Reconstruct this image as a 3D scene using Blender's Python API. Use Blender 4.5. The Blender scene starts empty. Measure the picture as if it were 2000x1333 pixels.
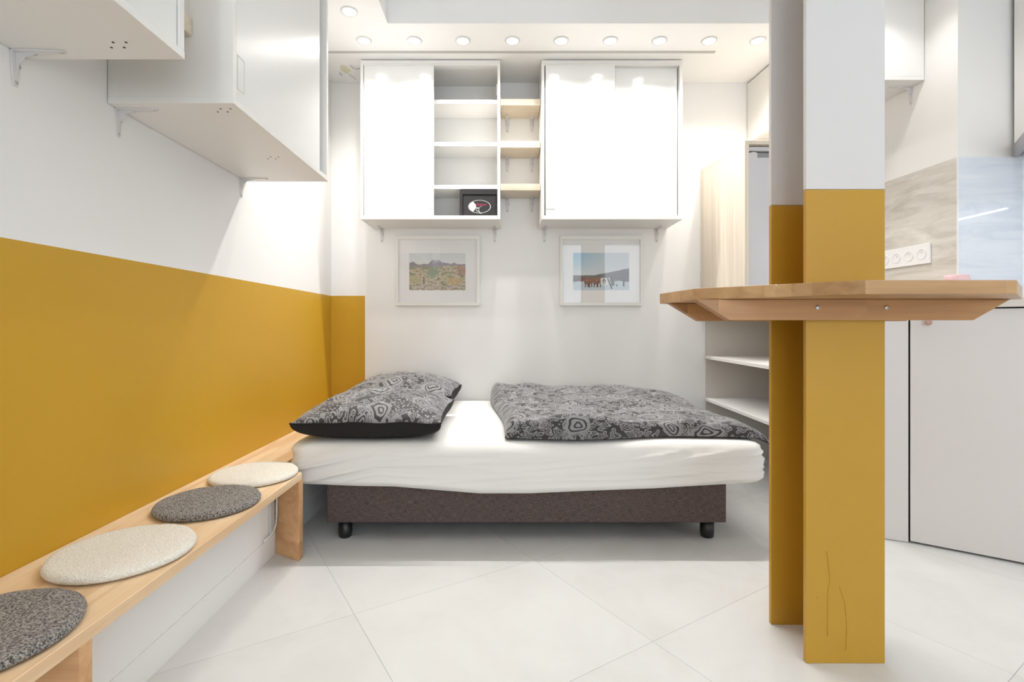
import bpy, bmesh, math, random
from mathutils import Vector, Matrix, noise

random.seed(7)
C = bpy.context.scene.collection
S = bpy.context.scene
PI = math.pi
CH = 0.86            # camera height
F = 980.0            # focal length in pixels of a 2000 px wide frame
VX, VY = 984.0, 638.0

# ------------------------------------------------------------------ camera
cam = bpy.data.cameras.new('camera')
cam.sensor_width = 36.0
cam.lens = 36.0 * F / 2000.0
cam.shift_x = (1000 - VX) / 2000.0
cam.shift_y = -(666.5 - VY) / 2000.0
cam.clip_start = 0.02
camo = bpy.data.objects.new('camera', cam)
camo.location = (0, 0, CH)
camo.rotation_euler = (PI / 2, 0, 0)
C.objects.link(camo)
S.camera = camo

# ------------------------------------------------------------------ world and exposure
w = bpy.data.worlds.new('world'); S.world = w; w.use_nodes = True
w.node_tree.nodes['Background'].inputs[0].default_value = (0.80, 0.90, 1.0, 1)
w.node_tree.nodes['Background'].inputs[1].default_value = 3.0
S.view_settings.view_transform = 'Standard'
S.view_settings.look = 'None'
S.view_settings.gamma = 1.0
S.view_settings.use_curve_mapping = False
S.view_settings.exposure = 0.32
E_SPOT = 4.4
E_ROW = 14.0
E_WIN = 2.5
E_KITCHEN = 4.0

def area(name, loc, rot, sx, sy, e, col):
    l = bpy.data.lights.new(name, 'AREA'); l.shape = 'RECTANGLE'
    l.size = sx; l.size_y = sy; l.energy = e; l.color = col
    o = bpy.data.objects.new(name, l); o.location = loc; o.rotation_euler = rot
    C.objects.link(o); return o
# daylight coming through the window in the wall behind the camera
area('window_daylight', (0.95, -2.28, 1.35), (PI / 2, 0, 0), 2.9, 1.9, E_WIN, (0.88, 0.94, 1.0))

# ------------------------------------------------------------------ materials
MATS = {}
def srgb(r, g, b):
    f = lambda c: (c / 255 / 12.92) if c <= 10.3 else ((c / 255 + 0.055) / 1.055) ** 2.4
    return (f(r), f(g), f(b), 1)

def mat(name, col, rough=0.5, spec=0.5, coat=0.0, metal=0.0, bump=0.0, bscale=200.0, var=0.0, vscale=3.0):
    if name in MATS: return MATS[name]
    m = bpy.data.materials.new(name); m.use_nodes = True
    nt = m.node_tree; b = nt.nodes['Principled BSDF']
    b.inputs['Base Color'].default_value = srgb(*col)
    b.inputs['Roughness'].default_value = rough
    b.inputs['Specular IOR Level'].default_value = spec
    b.inputs['Coat Weight'].default_value = coat
    b.inputs['Coat Roughness'].default_value = 0.08
    b.inputs['Metallic'].default_value = metal
    tc = nt.nodes.new('ShaderNodeTexCoord')
    if var > 0 or True:
        n = nt.nodes.new('ShaderNodeTexNoise'); n.inputs['Scale'].default_value = vscale
        n.inputs['Detail'].default_value = 4
        nt.links.new(tc.outputs['Object'], n.inputs['Vector'])
        mx = nt.nodes.new('ShaderNodeMix'); mx.data_type = 'RGBA'
        v = max(var, 0.01)
        mx.inputs[6].default_value = [c * (1 - v) for c in srgb(*col)[:3]] + [1]
        mx.inputs[7].default_value = [min(1, c * (1 + v)) for c in srgb(*col)[:3]] + [1]
        nt.links.new(n.outputs['Fac'], mx.inputs[0])
        nt.links.new(mx.outputs[2], b.inputs['Base Color'])
    if bump > 0:
        n2 = nt.nodes.new('ShaderNodeTexNoise'); n2.inputs['Scale'].default_value = bscale
        n2.inputs['Detail'].default_value = 3
        nt.links.new(tc.outputs['Object'], n2.inputs['Vector'])
        bp = nt.nodes.new('ShaderNodeBump'); bp.inputs['Strength'].default_value = bump
        bp.inputs['Distance'].default_value = 0.002
        nt.links.new(n2.outputs['Fac'], bp.inputs['Height'])
        nt.links.new(bp.outputs['Normal'], b.inputs['Normal'])
    MATS[name] = m
    return m

def math_node(nt, op, a, b=None, clamp=False):
    n = nt.nodes.new('ShaderNodeMath'); n.operation = op; n.use_clamp = clamp
    for i, v in enumerate((a, b)):
        if v is None: continue
        if isinstance(v, (int, float)): n.inputs[i].default_value = v
        else: nt.links.new(v, n.inputs[i])
    return n.outputs[0]

def ramp(nt, src, stops):
    r = nt.nodes.new('ShaderNodeValToRGB')
    el = r.color_ramp.elements
    while len(el) > 1: el.remove(el[-1])
    el[0].position = stops[0][0]; el[0].color = stops[0][1]
    for p, c in stops[1:]:
        e = el.new(p); e.color = c
    nt.links.new(src, r.inputs[0]); return r.outputs[0]

def wood(name, c1, c2, scale=(2, 30, 30), rough=0.45, stave=None, coat=0.0, contrast=1.0):
    """grain stretched along the axis that has the small scale; stave=(row_axis,row_w,seg_axis,seg_len)"""
    if name in MATS: return MATS[name]
    m = bpy.data.materials.new(name); m.use_nodes = True
    nt = m.node_tree; b = nt.nodes['Principled BSDF']
    tc = nt.nodes.new('ShaderNodeTexCoord')
    vec = tc.outputs['Object']
    sep = nt.nodes.new('ShaderNodeSeparateXYZ'); nt.links.new(vec, sep.inputs[0])
    rnd = None
    if stave:
        ra, rw, sa, sl = stave
        row = math_node(nt, 'FLOOR', math_node(nt, 'DIVIDE', sep.outputs[ra], rw))
        wn = nt.nodes.new('ShaderNodeTexWhiteNoise'); wn.noise_dimensions = '1D'
        nt.links.new(row, wn.inputs['W'])
        seg = math_node(nt, 'FLOOR', math_node(nt, 'ADD', math_node(nt, 'DIVIDE', sep.outputs[sa], sl), math_node(nt, 'MULTIPLY', wn.outputs['Value'], 5.0)))
        wn2 = nt.nodes.new('ShaderNodeTexWhiteNoise'); wn2.noise_dimensions = '1D'
        nt.links.new(math_node(nt, 'ADD', math_node(nt, 'MULTIPLY', row, 7.31), math_node(nt, 'MULTIPLY', seg, 3.17)), wn2.inputs['W'])
        rnd = wn2.outputs['Value']
    mp = nt.nodes.new('ShaderNodeMapping'); mp.inputs['Scale'].default_value = scale
    nt.links.new(vec, mp.inputs[0])
    if rnd is not None:
        cb = nt.nodes.new('ShaderNodeCombineXYZ')
        for i in range(3): nt.links.new(math_node(nt, 'MULTIPLY', rnd, 20.0), cb.inputs[i])
        nt.links.new(cb.outputs[0], mp.inputs['Location'])
    n = nt.nodes.new('ShaderNodeTexNoise'); n.inputs['Scale'].default_value = 1.0
    n.inputs['Detail'].default_value = 5; n.inputs['Distortion'].default_value = 0.6
    nt.links.new(mp.outputs[0], n.inputs['Vector'])
    fac = math_node(nt, 'ADD', math_node(nt, 'MULTIPLY', math_node(nt, 'SUBTRACT', n.outputs['Fac'], 0.5), 2.2 * contrast), 0.5, True)
    if rnd is not None:
        fac = math_node(nt, 'ADD', math_node(nt, 'MULTIPLY', fac, 0.45), math_node(nt, 'MULTIPLY', rnd, 0.8), True)
    col = ramp(nt, fac, [(0.0, srgb(*c1)), (1.0, srgb(*c2))])
    nt.links.new(col, b.inputs['Base Color'])
    b.inputs['Roughness'].default_value = rough
    b.inputs['Coat Weight'].default_value = coat
    MATS[name] = m; return m

WHITE = mat('white_wall_paint', (242, 240, 237), 0.55, 0.35, bump=0.05, bscale=120)
CEIL = mat('white_ceiling_paint', (247, 246, 244), 0.6, 0.3)
YEL = mat('mustard_wall_paint', (204, 157, 42), 0.42, 0.4, bump=0.05, bscale=90, var=0.03)
YELC = mat('mustard_steel_paint', (192, 147, 48), 0.35, 0.45, bump=0.12, bscale=60, var=0.03)
WHC = mat('white_steel_paint', (220, 216, 214), 0.4, 0.4, bump=0.05, bscale=60)
LAM = mat('white_laminate', (236, 234, 230), 0.35, 0.4)
GLOSS = mat('gloss_white_door', (234, 234, 232), 0.16, 0.5, coat=0.35)
GLOSS2 = mat('satin_white_door', (234, 234, 231), 0.27, 0.5)
GROUT = mat('tile_grout', (206, 204, 199), 0.8, 0.2)
PLASTIC = mat('clear_grey_plastic', (222, 219, 218), 0.25, 0.6)
DARKGAP = mat('dark_hollow', (60, 58, 54), 0.8, 0.2)
STEEL = mat('brushed_screw_steel', (190, 188, 184), 0.3, 0.5, metal=0.9)
CHROME = mat('satin_lamp_ring', (222, 221, 218), 0.45, 0.4)
PINE = wood('pine_board', (226, 190, 148), (244, 218, 182), (26, 1.6, 26), 0.45, contrast=1.7)
PINEX = wood('pine_leg_shaded', (192, 140, 92), (228, 182, 134), (1.6, 22, 22), 0.5)  # bench pine again, with the shade on the legs darkened into its colour
BEECH = wood('beech_staves', (146, 104, 62), (206, 166, 118), (3, 40, 40), 0.4, stave=(1, 0.062, 0, 0.46), coat=0.1)
BEECHB = wood('beech_apron', (134, 88, 48), (192, 142, 90), (3, 40, 40), 0.42, stave=(2, 0.5, 0, 0.37), coat=0.1)
ASHS = wood('ash_shelf', (204, 190, 168), (226, 214, 194), (3, 50, 50), 0.5)
ASHV = wood('ash_panel', (222, 208, 190), (242, 232, 216), (40, 40, 1.2), 0.5)
KDOOR = mat('matt_kitchen_front', (222, 215, 211), 0.45, 0.4)
WORKT = mat('worktop_laminate', (214, 206, 196), 0.4, 0.4, var=0.04, vscale=30)

# ------------------------------------------------------------------ helpers
def tag(o, label=None, cat=None, group=None, kind=None):
    if label: o['label'] = label
    if cat: o['category'] = cat
    if group: o['group'] = group
    if kind: o['kind'] = kind
    return o

def empty(name, loc, label, cat, group=None, rz=0.0):
    o = bpy.data.objects.new(name, None); o.empty_display_size = 0.05
    o.location = loc; o.rotation_euler = (0, 0, rz); C.objects.link(o)
    return tag(o, label, cat, group)

class MB:
    """collects shapes in WORLD coordinates; build() makes one object whose origin is at its parent's origin"""
    def __init__(self): self.bm = bmesh.new(); self.mi = 0
    def _new(self, verts, faces):
        vs = [self.bm.verts.new(v) for v in verts]
        out = []
        for f in faces:
            try:
                fc = self.bm.faces.new([vs[i] for i in f]); fc.material_index = self.mi; out.append(fc)
            except ValueError: pass
        return vs, out
    def box(self, x0, x1, y0, y1, z0, z1, bev=0.0, seg=2):
        v = [(x0, y0, z0), (x1, y0, z0), (x1, y1, z0), (x0, y1, z0), (x0, y0, z1), (x1, y0, z1), (x1, y1, z1), (x0, y1, z1)]
        f = [(0, 3, 2, 1), (4, 5, 6, 7), (0, 1, 5, 4), (1, 2, 6, 5), (2, 3, 7, 6), (3, 0, 4, 7)]
        vs, fs = self._new(v, f)
        if bev > 0: self._bevel(fs, bev, seg)
        return self
    def _bevel(self, fs, bev, seg):
        es = list({e for f in fs for e in f.edges})
        r = bmesh.ops.bevel(self.bm, geom=es, offset=bev, segments=seg, affect='EDGES', profile=0.5)
        for f in r['faces']: f.material_index = self.mi
    def prism(self, pts, z0, z1, bev=0.0, seg=2):
        n = len(pts)
        a = sum(pts[i][0] * pts[(i + 1) % n][1] - pts[(i + 1) % n][0] * pts[i][1] for i in range(n))
        if a < 0: pts = pts[::-1]
        v = [(p[0], p[1], z0) for p in pts] + [(p[0], p[1], z1) for p in pts]
        f = [tuple(range(n))[::-1], tuple(range(n, 2 * n))] + [(i, (i + 1) % n, n + (i + 1) % n, n + i) for i in range(n)]
        vs, fs = self._new(v, f)
        if bev > 0: self._bevel(fs, bev, seg)
        return self
    def ext(self, pts3, d, bev=0.0, seg=2):
        """extrude planar polygon pts3 by vector d"""
        n = len(pts3); d = Vector(d)
        v = [Vector(p) for p in pts3] + [Vector(p) + d for p in pts3]
        f = [tuple(range(n))[::-1], tuple(range(n, 2 * n))] + [(i, (i + 1) % n, n + (i + 1) % n, n + i) for i in range(n)]
        vs, fs = self._new(v, f)
        bmesh.ops.recalc_face_normals(self.bm, faces=fs)
        if bev > 0: self._bevel(fs, bev, seg)
        return self
    def lathe(self, prof, c, axis=(0, 0, 1), n=32, cap=True):
        """prof: list of (r, t) along axis"""
        ax = Vector(axis).normalized()
        u = ax.orthogonal().normalized(); v = ax.cross(u); c = Vector(c)
        rings = []
        for r, t in prof:
            rings.append([self.bm.verts.new(c + ax * t + (u * math.cos(2 * PI * k / n) + v * math.sin(2 * PI * k / n)) * max(r, 1e-5)) for k in range(n)])
        fs = []
        for a, b in zip(rings, rings[1:]):
            for k in range(n):
                fs.append(self.bm.faces.new((a[k], a[(k + 1) % n], b[(k + 1) % n], b[k])))
        if cap:
            fs.append(self.bm.faces.new(rings[0][::-1])); fs.append(self.bm.faces.new(rings[-1]))
        for f in fs: f.material_index = self.mi; f.smooth = True
        return self
    def tube(self, pts, r, n=8):
        pts = [Vector(p) for p in pts]
        rings = []
        for i, p in enumerate(pts):
            d = (pts[min(i + 1, len(pts) - 1)] - pts[max(i - 1, 0)]).normalized()
            u = d.cross(Vector((0.13, 0.31, 0.94))).normalized(); v = d.cross(u)
            rings.append([self.bm.verts.new(p + (u * math.cos(2 * PI * k / n) + v * math.sin(2 * PI * k / n)) * r) for k in range(n)])
        for a, b in zip(rings, rings[1:]):
            for k in range(n):
                f = self.bm.faces.new((a[k], a[(k + 1) % n], b[(k + 1) % n], b[k])); f.smooth = True; f.material_index = self.mi
        self.bm.faces.new(rings[0][::-1]).material_index = self.mi; self.bm.faces.new(rings[-1]).material_index = self.mi
        return self
    def build(self, name, mats, parent=None, loc=None, smooth=False, recalc=True):
        if recalc: bmesh.ops.recalc_face_normals(self.bm, faces=self.bm.faces)
        me = bpy.data.meshes.new(name)
        org = Vector((0, 0, 0))
        if parent is not None: org = wloc(parent)
        elif loc is not None: org = Vector(loc)
        if org.length > 0: bmesh.ops.translate(self.bm, verts=self.bm.verts, vec=-org)
        self.bm.to_mesh(me); self.bm.free()
        for m in (mats if isinstance(mats, (list, tuple)) else [mats]): me.materials.append(m)
        if smooth:
            for p in me.polygons: p.use_smooth = True
        o = bpy.data.objects.new(name, me); C.objects.link(o)
        if parent is not None: o.parent = parent
        else: o.location = org
        return o

def wloc(o):
    v = Vector((0, 0, 0))
    while o is not None: v += o.location; o = o.parent
    return v

def structure(o): o['kind'] = 'structure'; return o
def copy_tree(o, parent=None):
    c = o.copy(); C.objects.link(c)
    if parent is not None: c.parent = parent
    for ch in list(o.children): copy_tree(ch, c)
    return c
def B(*a, **k): return MB().box(*a, **k)

# ================================================================== ROOM
XL, YB, ZC = -1.087, 3.16, CH + 1.535      # left wall, back wall, ceiling height
XR, YF = 3.0, -2.2
ZY = 1.053                                  # top of the yellow paint on the walls
# kitchen wall line (convex corner)
KA0, KA1 = (1.912, 3.16), (1.968, 2.175)
KB1 = (2.2415, 2.175)
KC1 = (3.0, 1.634)

# --- floor: screed + individual tiles turned about 32 degrees
fl = structure(B(XL - 0.1, XR + 0.1, YF - 0.1, YB + 0.1, -0.12, -0.004).build('floor', GROUT))
def tile_mat():
    m = bpy.data.materials.new('cream_porcelain_tile'); m.use_nodes = True
    nt = m.node_tree; b = nt.nodes['Principled BSDF']
    g = nt.nodes.new('ShaderNodeNewGeometry')
    oi = nt.nodes.new('ShaderNodeObjectInfo')
    n = nt.nodes.new('ShaderNodeTexNoise'); n.inputs['Scale'].default_value = 3.2; n.inputs['Detail'].default_value = 8
    n.inputs['Distortion'].default_value = 1.2
    nt.links.new(g.outputs['Position'], n.inputs['Vector'])
    n2 = nt.nodes.new('ShaderNodeTexNoise'); n2.inputs['Scale'].default_value = 28; n2.inputs['Detail'].default_value = 3
    nt.links.new(g.outputs['Position'], n2.inputs['Vector'])
    f = math_node(nt, 'ADD', math_node(nt, 'MULTIPLY', n.outputs['Fac'], 0.7), math_node(nt, 'MULTIPLY', n2.outputs['Fac'], 0.15))
    f = math_node(nt, 'ADD', f, math_node(nt, 'MULTIPLY', oi.outputs['Random'], 0.12))
    c = ramp(nt, f, [(0.25, srgb(208, 207, 202)), (0.5, srgb(217, 216, 213)), (0.75, srgb(222, 222, 219))])
    nt.links.new(c, b.inputs['Base Color'])
    b.inputs['Roughness'].default_value = 0.3; b.inputs['Specular IOR Level'].default_value = 0.45
    return m
TILE = tile_mat()
def clip(poly, a, b_, c):      # keep a*x+b*y<=c
    out = []
    for i in range(len(poly)):
        p, q = poly[i], poly[(i + 1) % len(poly)]
        dp, dq = a * p[0] + b_ * p[1] - c, a * q[0] + b_ * q[1] - c
        if dp <= 0: out.append(p)
        if (dp < 0 < dq) or (dq < 0 < dp):
            t = dp / (dp - dq); out.append((p[0] + t * (q[0] - p[0]), p[1] + t * (q[1] - p[1])))
    return out
ca, sa = math.cos(math.radians(32)), math.sin(math.radians(32))
RW, RL, J = 0.5625, 0.655, 0.0004
for i in range(-8, 12):
    for j in range(-8, 12):
        c0 = 0.945 + i * RW; m0 = 1.07 + j * RL
        pts = []
        for (cc, mm) in ((c0 + J, m0 + J), (c0 + J, m0 + RL - J), (c0 + RW - J, m0 + RL - J), (c0 + RW - J, m0 + J)):
            # n=(-sa,ca) row direction, m=(ca,sa)
            pts.append((mm * ca - cc * sa, mm * sa + cc * ca))
        for (a, b_, c) in ((-1, 0, -XL), (1, 0, XR), (0, -1, -YF), (0, 1, YB)):
            if pts: pts = clip(pts, a, b_, c)
        if len(pts) < 3: continue
        ar = abs(sum(pts[k][0] * pts[(k + 1) % len(pts)][1] - pts[(k + 1) % len(pts)][0] * pts[k][1] for k in range(len(pts)))) / 2
        if ar < 0.004: continue
        MB().prism(pts, -0.004, 0.0).build('tile', TILE, fl)

# --- walls (painted yellow below ZY)
mb = MB(); mb.box(XL - 0.12, XL, YF - 0.12, YB + 0.12, ZY, ZC + 0.4)
mb.mi = 1; mb.box(XL - 0.12, XL, YF - 0.12, YB + 0.12, 0, ZY)
structure(mb.build('wall_left', [WHITE, YEL]))
xs = -0.874
mb = MB(); mb.box(XL, xs, YB, YB + 0.12, ZY, ZC + 0.4); mb.box(xs, XR + 0.12, YB, YB + 0.12, 0, ZC + 0.4)
mb.mi = 1; mb.box(XL, xs, YB, YB + 0.12, 0, ZY)
structure(mb.build('wall_back', [WHITE, YEL]))
# kitchen pier: side face, short front face, diagonal face
structure(MB().prism([KA0, KA1, KB1, KC1, (XR + 0.12, 1.634), (XR + 0.12, YB), (KA0[0], YB)], 0, ZC + 0.4).build('wall_kitchen', WHITE))
structure(B(XR, XR + 0.12, YF - 0.12, 1.634, 0, ZC + 0.4).build('wall_right', WHITE))
# wall behind the camera with a window opening x -0.5..2.4, z 0.4..2.3
mb = MB()
mb.box(XL, -0.5, YF - 0.12, YF, 0, ZC + 0.4); mb.box(2.4, XR, YF - 0.12, YF, 0, ZC + 0.4)
mb.box(-0.5, 2.4, YF - 0.12, YF, 0, 0.4); mb.box(-0.5, 2.4, YF - 0.12, YF, 2.3, ZC + 0.4)
structure(mb.build('wall_front', WHITE))
mb = MB()
for x in (-0.5, 0.44, 1.40, 2.34): mb.box(x, x + 0.06, YF - 0.07, YF - 0.01, 0.4, 2.3)
mb.box(-0.5, 2.4, YF - 0.07, YF - 0.01, 0.4, 0.46); mb.box(-0.5, 2.4, YF - 0.07, YF - 0.01, 2.24, 2.3)
structure(mb.build('window_1', LAM))
# --- ceiling with the recessed tray
RX0, RX1, RY0, RY1 = -0.588, 1.40, -1.5, 2.54
ZT = ZC + 0.26
mb = MB()
mb.box(XL, RX0, YF, YB, ZC, ZT + 0.1); mb.box(RX1, XR, YF, YB, ZC, ZT + 0.1)
mb.box(RX0, RX1, RY1, YB, ZC, ZT + 0.1); mb.box(RX0, RX1, YF, RY0, ZC, ZT + 0.1)
mb.box(RX0, RX1, RY0, RY1, ZT, ZT + 0.1)
structure(mb.build('ceiling', CEIL))
structure(B(-0.985, 1.18, 2.795, 2.812, ZC - 0.004, ZC, bev=0.001).build('shadow_gap_1', mat('shadow_gap_grey', (190, 188, 180), 0.6)))  # grey strip drawn in for the dark shadow gap line across the ceiling

# --- boxed plinth under the bench, running on under the bed
XP = -0.866
mb = MB(); mb.box(XL, XP, 0.0, YB, 0.079, 0.292); mb.box(XL, XP + 0.0015, 0.0, YB, 0, 0.0786)
structure(mb.build('baseboard_left', WHITE))

# ================================================================== SPOTLIGHTS
EM = bpy.data.materials.new('lamp_lens_glow'); EM.use_nodes = True
nt = EM.node_tree; bb = nt.nodes['Principled BSDF']
bb.inputs['Emission Color'].default_value = (1.0, 0.96, 0.90, 1); bb.inputs['Emission Strength'].default_value = 14.0
bb.inputs['Base Color'].default_value = (0.9, 0.9, 0.9, 1)
def ceiling_spot(x, y, label, group, e=None):
    t = empty('ceiling_spotlight', (x, y, ZC), label, 'spotlight', group)
    MB().lathe([(0.030, -0.002), (0.032, -0.006), (0.039, -0.005), (0.042, 0.0)], (x, y, ZC), cap=False).build('ring', CHROME, t)
    MB().lathe([(0.0305, 0.0), (0.0305, -0.0035), (0.022, -0.007), (0.0, -0.008)], (x, y, ZC), cap=False).build('lens', EM, t)
    l = bpy.data.lights.new('bulb', 'SPOT'); l.energy = e or E_SPOT; l.color = (1.0, 0.98, 0.955)
    l.spot_size = math.radians(137); l.spot_blend = 0.9; l.shadow_soft_size = 0.018
    o = bpy.data.objects.new('bulb', l); o.location = (0, 0, -0.035); o.parent = t; C.objects.link(o)
    return t
ordw = ['first', 'second', 'third', 'fourth', 'fifth', 'sixth', 'seventh', 'eighth', 'ninth']
for k, px in enumerate((711, 809, 904, 1001, 1096, 1192, 1288, 1385, 1480)):
    extra = {0: 'above the open cabinet', 8: 'near the column'}.get(k, 'from the left')
    ceiling_spot((px - VX) * 2.69 / F, 2.69, '%s round recessed spotlight of the back row, %s' % (ordw[k], extra), 'ceiling spotlights in the back row', E_ROW)
ceiling_spot(-0.752, 2.44, 'lone round ceiling spotlight in front of the back row, far left', 'ceiling spotlights', E_ROW)
# unseen spotlights added outside the frame to fill the room with light
for (x, y) in [(-0.64, 1.35), (-0.64, 0.7), (-0.64, 0.05), (-0.64, -0.6), (1.75, 1.6), (1.75, 0.9), (1.75, 0.2), (1.75, -0.5),
               (1.72, 2.15), (-0.3, -1.85), (0.5, -1.85), (1.3, -1.85)]:
    side = 'left' if x < -0.5 else ('right' if x > 1.5 else 'rear')
    n_ = sum(1 for o_ in C.objects if o_.get('label', '').endswith('%s edge outside the picture' % side))
    ceiling_spot(x, y, '%s added fill spotlight along the %s edge outside the picture' % (ordw[n_], side), 'added fill spotlights outside the picture', 3.0 if side == 'rear' else None)

# ================================================================== brackets
def bracket(parent, x, y, z, n, lv=0.078, lh=0.112, wd=0.024):
    """L bracket: (x,y,z) = wall/underside corner, n = direction away from the wall (2D unit)"""
    n = Vector((n[0], n[1], 0)).normalized(); s = Vector((-n.y, n.x, 0)); up = Vector((0, 0, 1)); o = Vector((x, y, z))
    mb = MB()
    # vertical leaf (tapered) and horizontal leaf
    h0, h1 = wd * 0.5, wd * 0.24
    mb.ext([o - s * h0, o + s * h0, o + s * h0 - up * lv * .35, o + s * h1 - up * lv, o - s * h1 - up * lv, o - s * h0 - up * lv * .35], n * 0.0035, bev=0.0008, seg=1)
    mb.ext([o - s * h0, o + s * h0, o + s * h0 + n * lh * .3, o + s * h1 + n * lh, o - s * h1 + n * lh, o - s * h0 + n * lh * .3], up * -0.0035, bev=0.0008, seg=1)
    # centre web with a concave diagonal
    mb.ext([o - s * .0012, o - s * .0012 + n * lh * .8, o - s * .0012 + n * lh * .42 - up * lv * .07, o - s * .0012 + n * lh * .2 - up * lv * .16, o - s * .0012 + n * lh * .09 - up * lv * .35, o - s * .0012 - up * lv * .8], s * 0.0024)
    b = mb.build('bracket', PLASTIC, parent)
    for q, dd_ in ((o - up * lv * .9 + n * 0.003, n), (o - up * lv * .42 + n * 0.003 + s * wd * .28, n), (o + n * lh * .93 - up * 0.003, -up), (o + n * lh * .36 - up * 0.003 + s * wd * .28, -up)):
        MB().lathe([(0.0038, 0), (0.0034, 0.002), (0.0, 0.0025)], q, dd_, 10, cap=False).build('screw', STEEL, b)
    return b

# ================================================================== LEFT WALL CABINETS
ZB = CH + 0.612
def drill_holes(parent, x, y):
    for dx, dy in ((0, 0), (0.028, 0), (0.019, -0.02), (0.047, -0.02)):
        MB().lathe([(0.0028, 0.0), (0.0028, -0.0006), (0.0, -0.0006)], (x + dx, y + dy, ZB), n=8, cap=False).build('drill_hole', DARKGAP, parent)

def left_cabinet(y0, y1, xf, label, doors, holes, brs):
    t = empty('wall_cabinet', (XL, (y0 + y1) / 2, ZB), label, 'cabinet', 'white cabinets on the left wall')
    zt = ZC - 0.004; th = 0.018
    mb = MB(); mb.box(XL + 0.002, xf, y0, y1, ZB, ZB + th, bev=0.0008, seg=1)
    mb.build('bottom_board', LAM, t)
    for a in (y0 + 0.0006, y1 - th - 0.0006):
        B(XL + 0.002, xf - 0.0008, a, a + th, ZB + th, zt - th, bev=0.0006, seg=1).build('side_panel', LAM, t)
    B(XL + 0.002, xf, y0, y1, zt - th, zt, bev=0.0008, seg=1).build('top_board', LAM, t)
    B(XL + 0.003, XL + 0.008, y0 + th, y1 - th, ZB + th, zt - th).build('back_panel', LAM, t)
    for (a, b_, dep, hy) in doors:
        d = B(xf - dep - 0.016, xf - dep, a, b_, ZB + th + 0.002, zt - th - 0.002, bev=0.001, seg=2).build('sliding_door', GLOSS2 if dep < 0.02 else LAM, t)
        if hy is not None:
            mb = MB(); ya, yb = hy; za, zb_ = CH + 0.665, CH + 0.76
            # slim recessed finger pull drawn by its raised rim
            for bx in ((ya, yb, za, za + 0.0022), (ya, yb, zb_ - 0.0022, zb_), (ya, ya + 0.002, za, zb_), (yb - 0.002, yb, za, zb_)):
                mb.box(xf - dep, xf - dep + 0.0008, bx[0], bx[1], bx[2], bx[3])
            mb.build('finger_pull', mat('pull_rim', (206, 204, 198), 0.4), d)
    for h in holes: drill_holes(t, *h)
    for by in brs: bracket(t, XL, by, ZB, (1, 0))
    return t
left_cabinet(0.30, 1.15, -0.731, 'white wall cabinet on the left wall, cut off by the top left picture corner',
             [(0.32, 0.80, 0.024, None), (0.72, 1.128, 0.004, None)], [(-0.86, 1.10)], [0.42, 1.115])
left_cabinet(1.374, 2.12, -0.741, 'white gloss wall cabinet on the left wall above the bed end of the bench',
             [(1.394, 2.030, 0.0035, (1.402, 1.44)), (1.60, 2.099, 0.030, None)], [(-0.815, 1.43), (-0.86, 1.83)], [1.413, 2.075])
# small shelf between them
t = empty('wooden_shelf', (XL, 1.26, CH + 0.794), 'small pale wooden shelf between the two left wall cabinets', 'shelf')
B(XL + 0.001, -0.853, 1.152, 1.372, CH + 0.794, CH + 0.842, bev=0.001, seg=1).build('board', ASHS, t)

# ================================================================== BACK WALL CABINETS
YFc = 2.88
def carcass(t, x0, x1):
    th = 0.016; zt = ZC - 0.005; zb = ZB + 0.003
    B(x0, x1, YFc, YB - 0.001, zb, zb + 0.022, bev=0.0008, seg=1).build('bottom_board', LAM, t)
    B(x0, x1, YFc, YB - 0.001, zt - 0.022, zt, bev=0.0008, seg=1).build('top_board', LAM, t)
    B(x0, x0 + th, YFc + 0.0006, YB - 0.001, zb + 0.022, zt - 0.022).build('side_panel', LAM, t)
    B(x1 - th, x1, YFc + 0.0006, YB - 0.001, zb + 0.022, zt - 0.022).build('side_panel', LAM, t)
    B(x0 + th, x1 - th, YB - 0.008, YB - 0.002, zb + 0.022, zt - 0.022).build('back_panel', LAM, t)
    B(x0 + th, x1 - th, YFc + 0.002, YFc + 0.05, zt - 0.030, zt - 0.0222).build('door_track', LAM, t)
    return zb + 0.022, zt - 0.030
def pull(d, x0, x1, y, z):
    MB().box(x0, x1, y - 0.001, y, z, z + 0.002).build('finger_pull', mat('pull_rim', (206, 204, 198), 0.4), d)

AX0, AX1 = -0.823, -0.0206
cabA = empty('wall_cabinet', ((AX0 + AX1) / 2, YB, ZB), 'white wall cabinet above the bed, right half open on shelves and a safe', 'cabinet', 'white sliding door cabinets on the back wall')
za, zb = carcass(cabA, AX0, AX1)
d = B(AX0 + 0.019, -0.4025, YFc + 0.003, YFc + 0.019, za + 0.001, zb, bev=0.001).build('sliding_door', GLOSS, cabA)
pull(d, -0.44, -0.406, YFc + 0.003, CH + 0.676)
B(AX0 + 0.03, -0.415, YFc + 0.026, YFc + 0.042, za + 0.001, zb, bev=0.001).build('sliding_door', GLOSS, cabA)
for h in (1.307, 1.058, 0.806):
    B(AX0 + 0.017, AX1 - 0.017, YFc + 0.062, YB - 0.009, CH + h, CH + h + 0.024, bev=0.001, seg=1).build('inner_shelf', LAM, cabA)
for h in (0.77, 0.86, 0.95, 1.03, 1.11, 1.21, 1.27, 1.36, 1.40):
    MB().lathe([(0.003, 0), (0.003, -0.0006), (0.0, -0.0006)], (AX1 - 0.016, YFc + 0.09, CH + h), (1, 0, 0), 8, cap=False).build('pin_hole', DARKGAP, cabA)
B(AX1 - 0.024, AX1 - 0.0165, YFc + 0.075, YFc + 0.10, CH + 1.36, CH + 1.43, bev=0.001).build('hinge_plate', PLASTIC, cabA)
for x in (-0.767, -0.057): bracket(cabA, x, YB - 0.001, ZB + 0.003, (0, -1), 0.085, 0.10)

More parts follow.
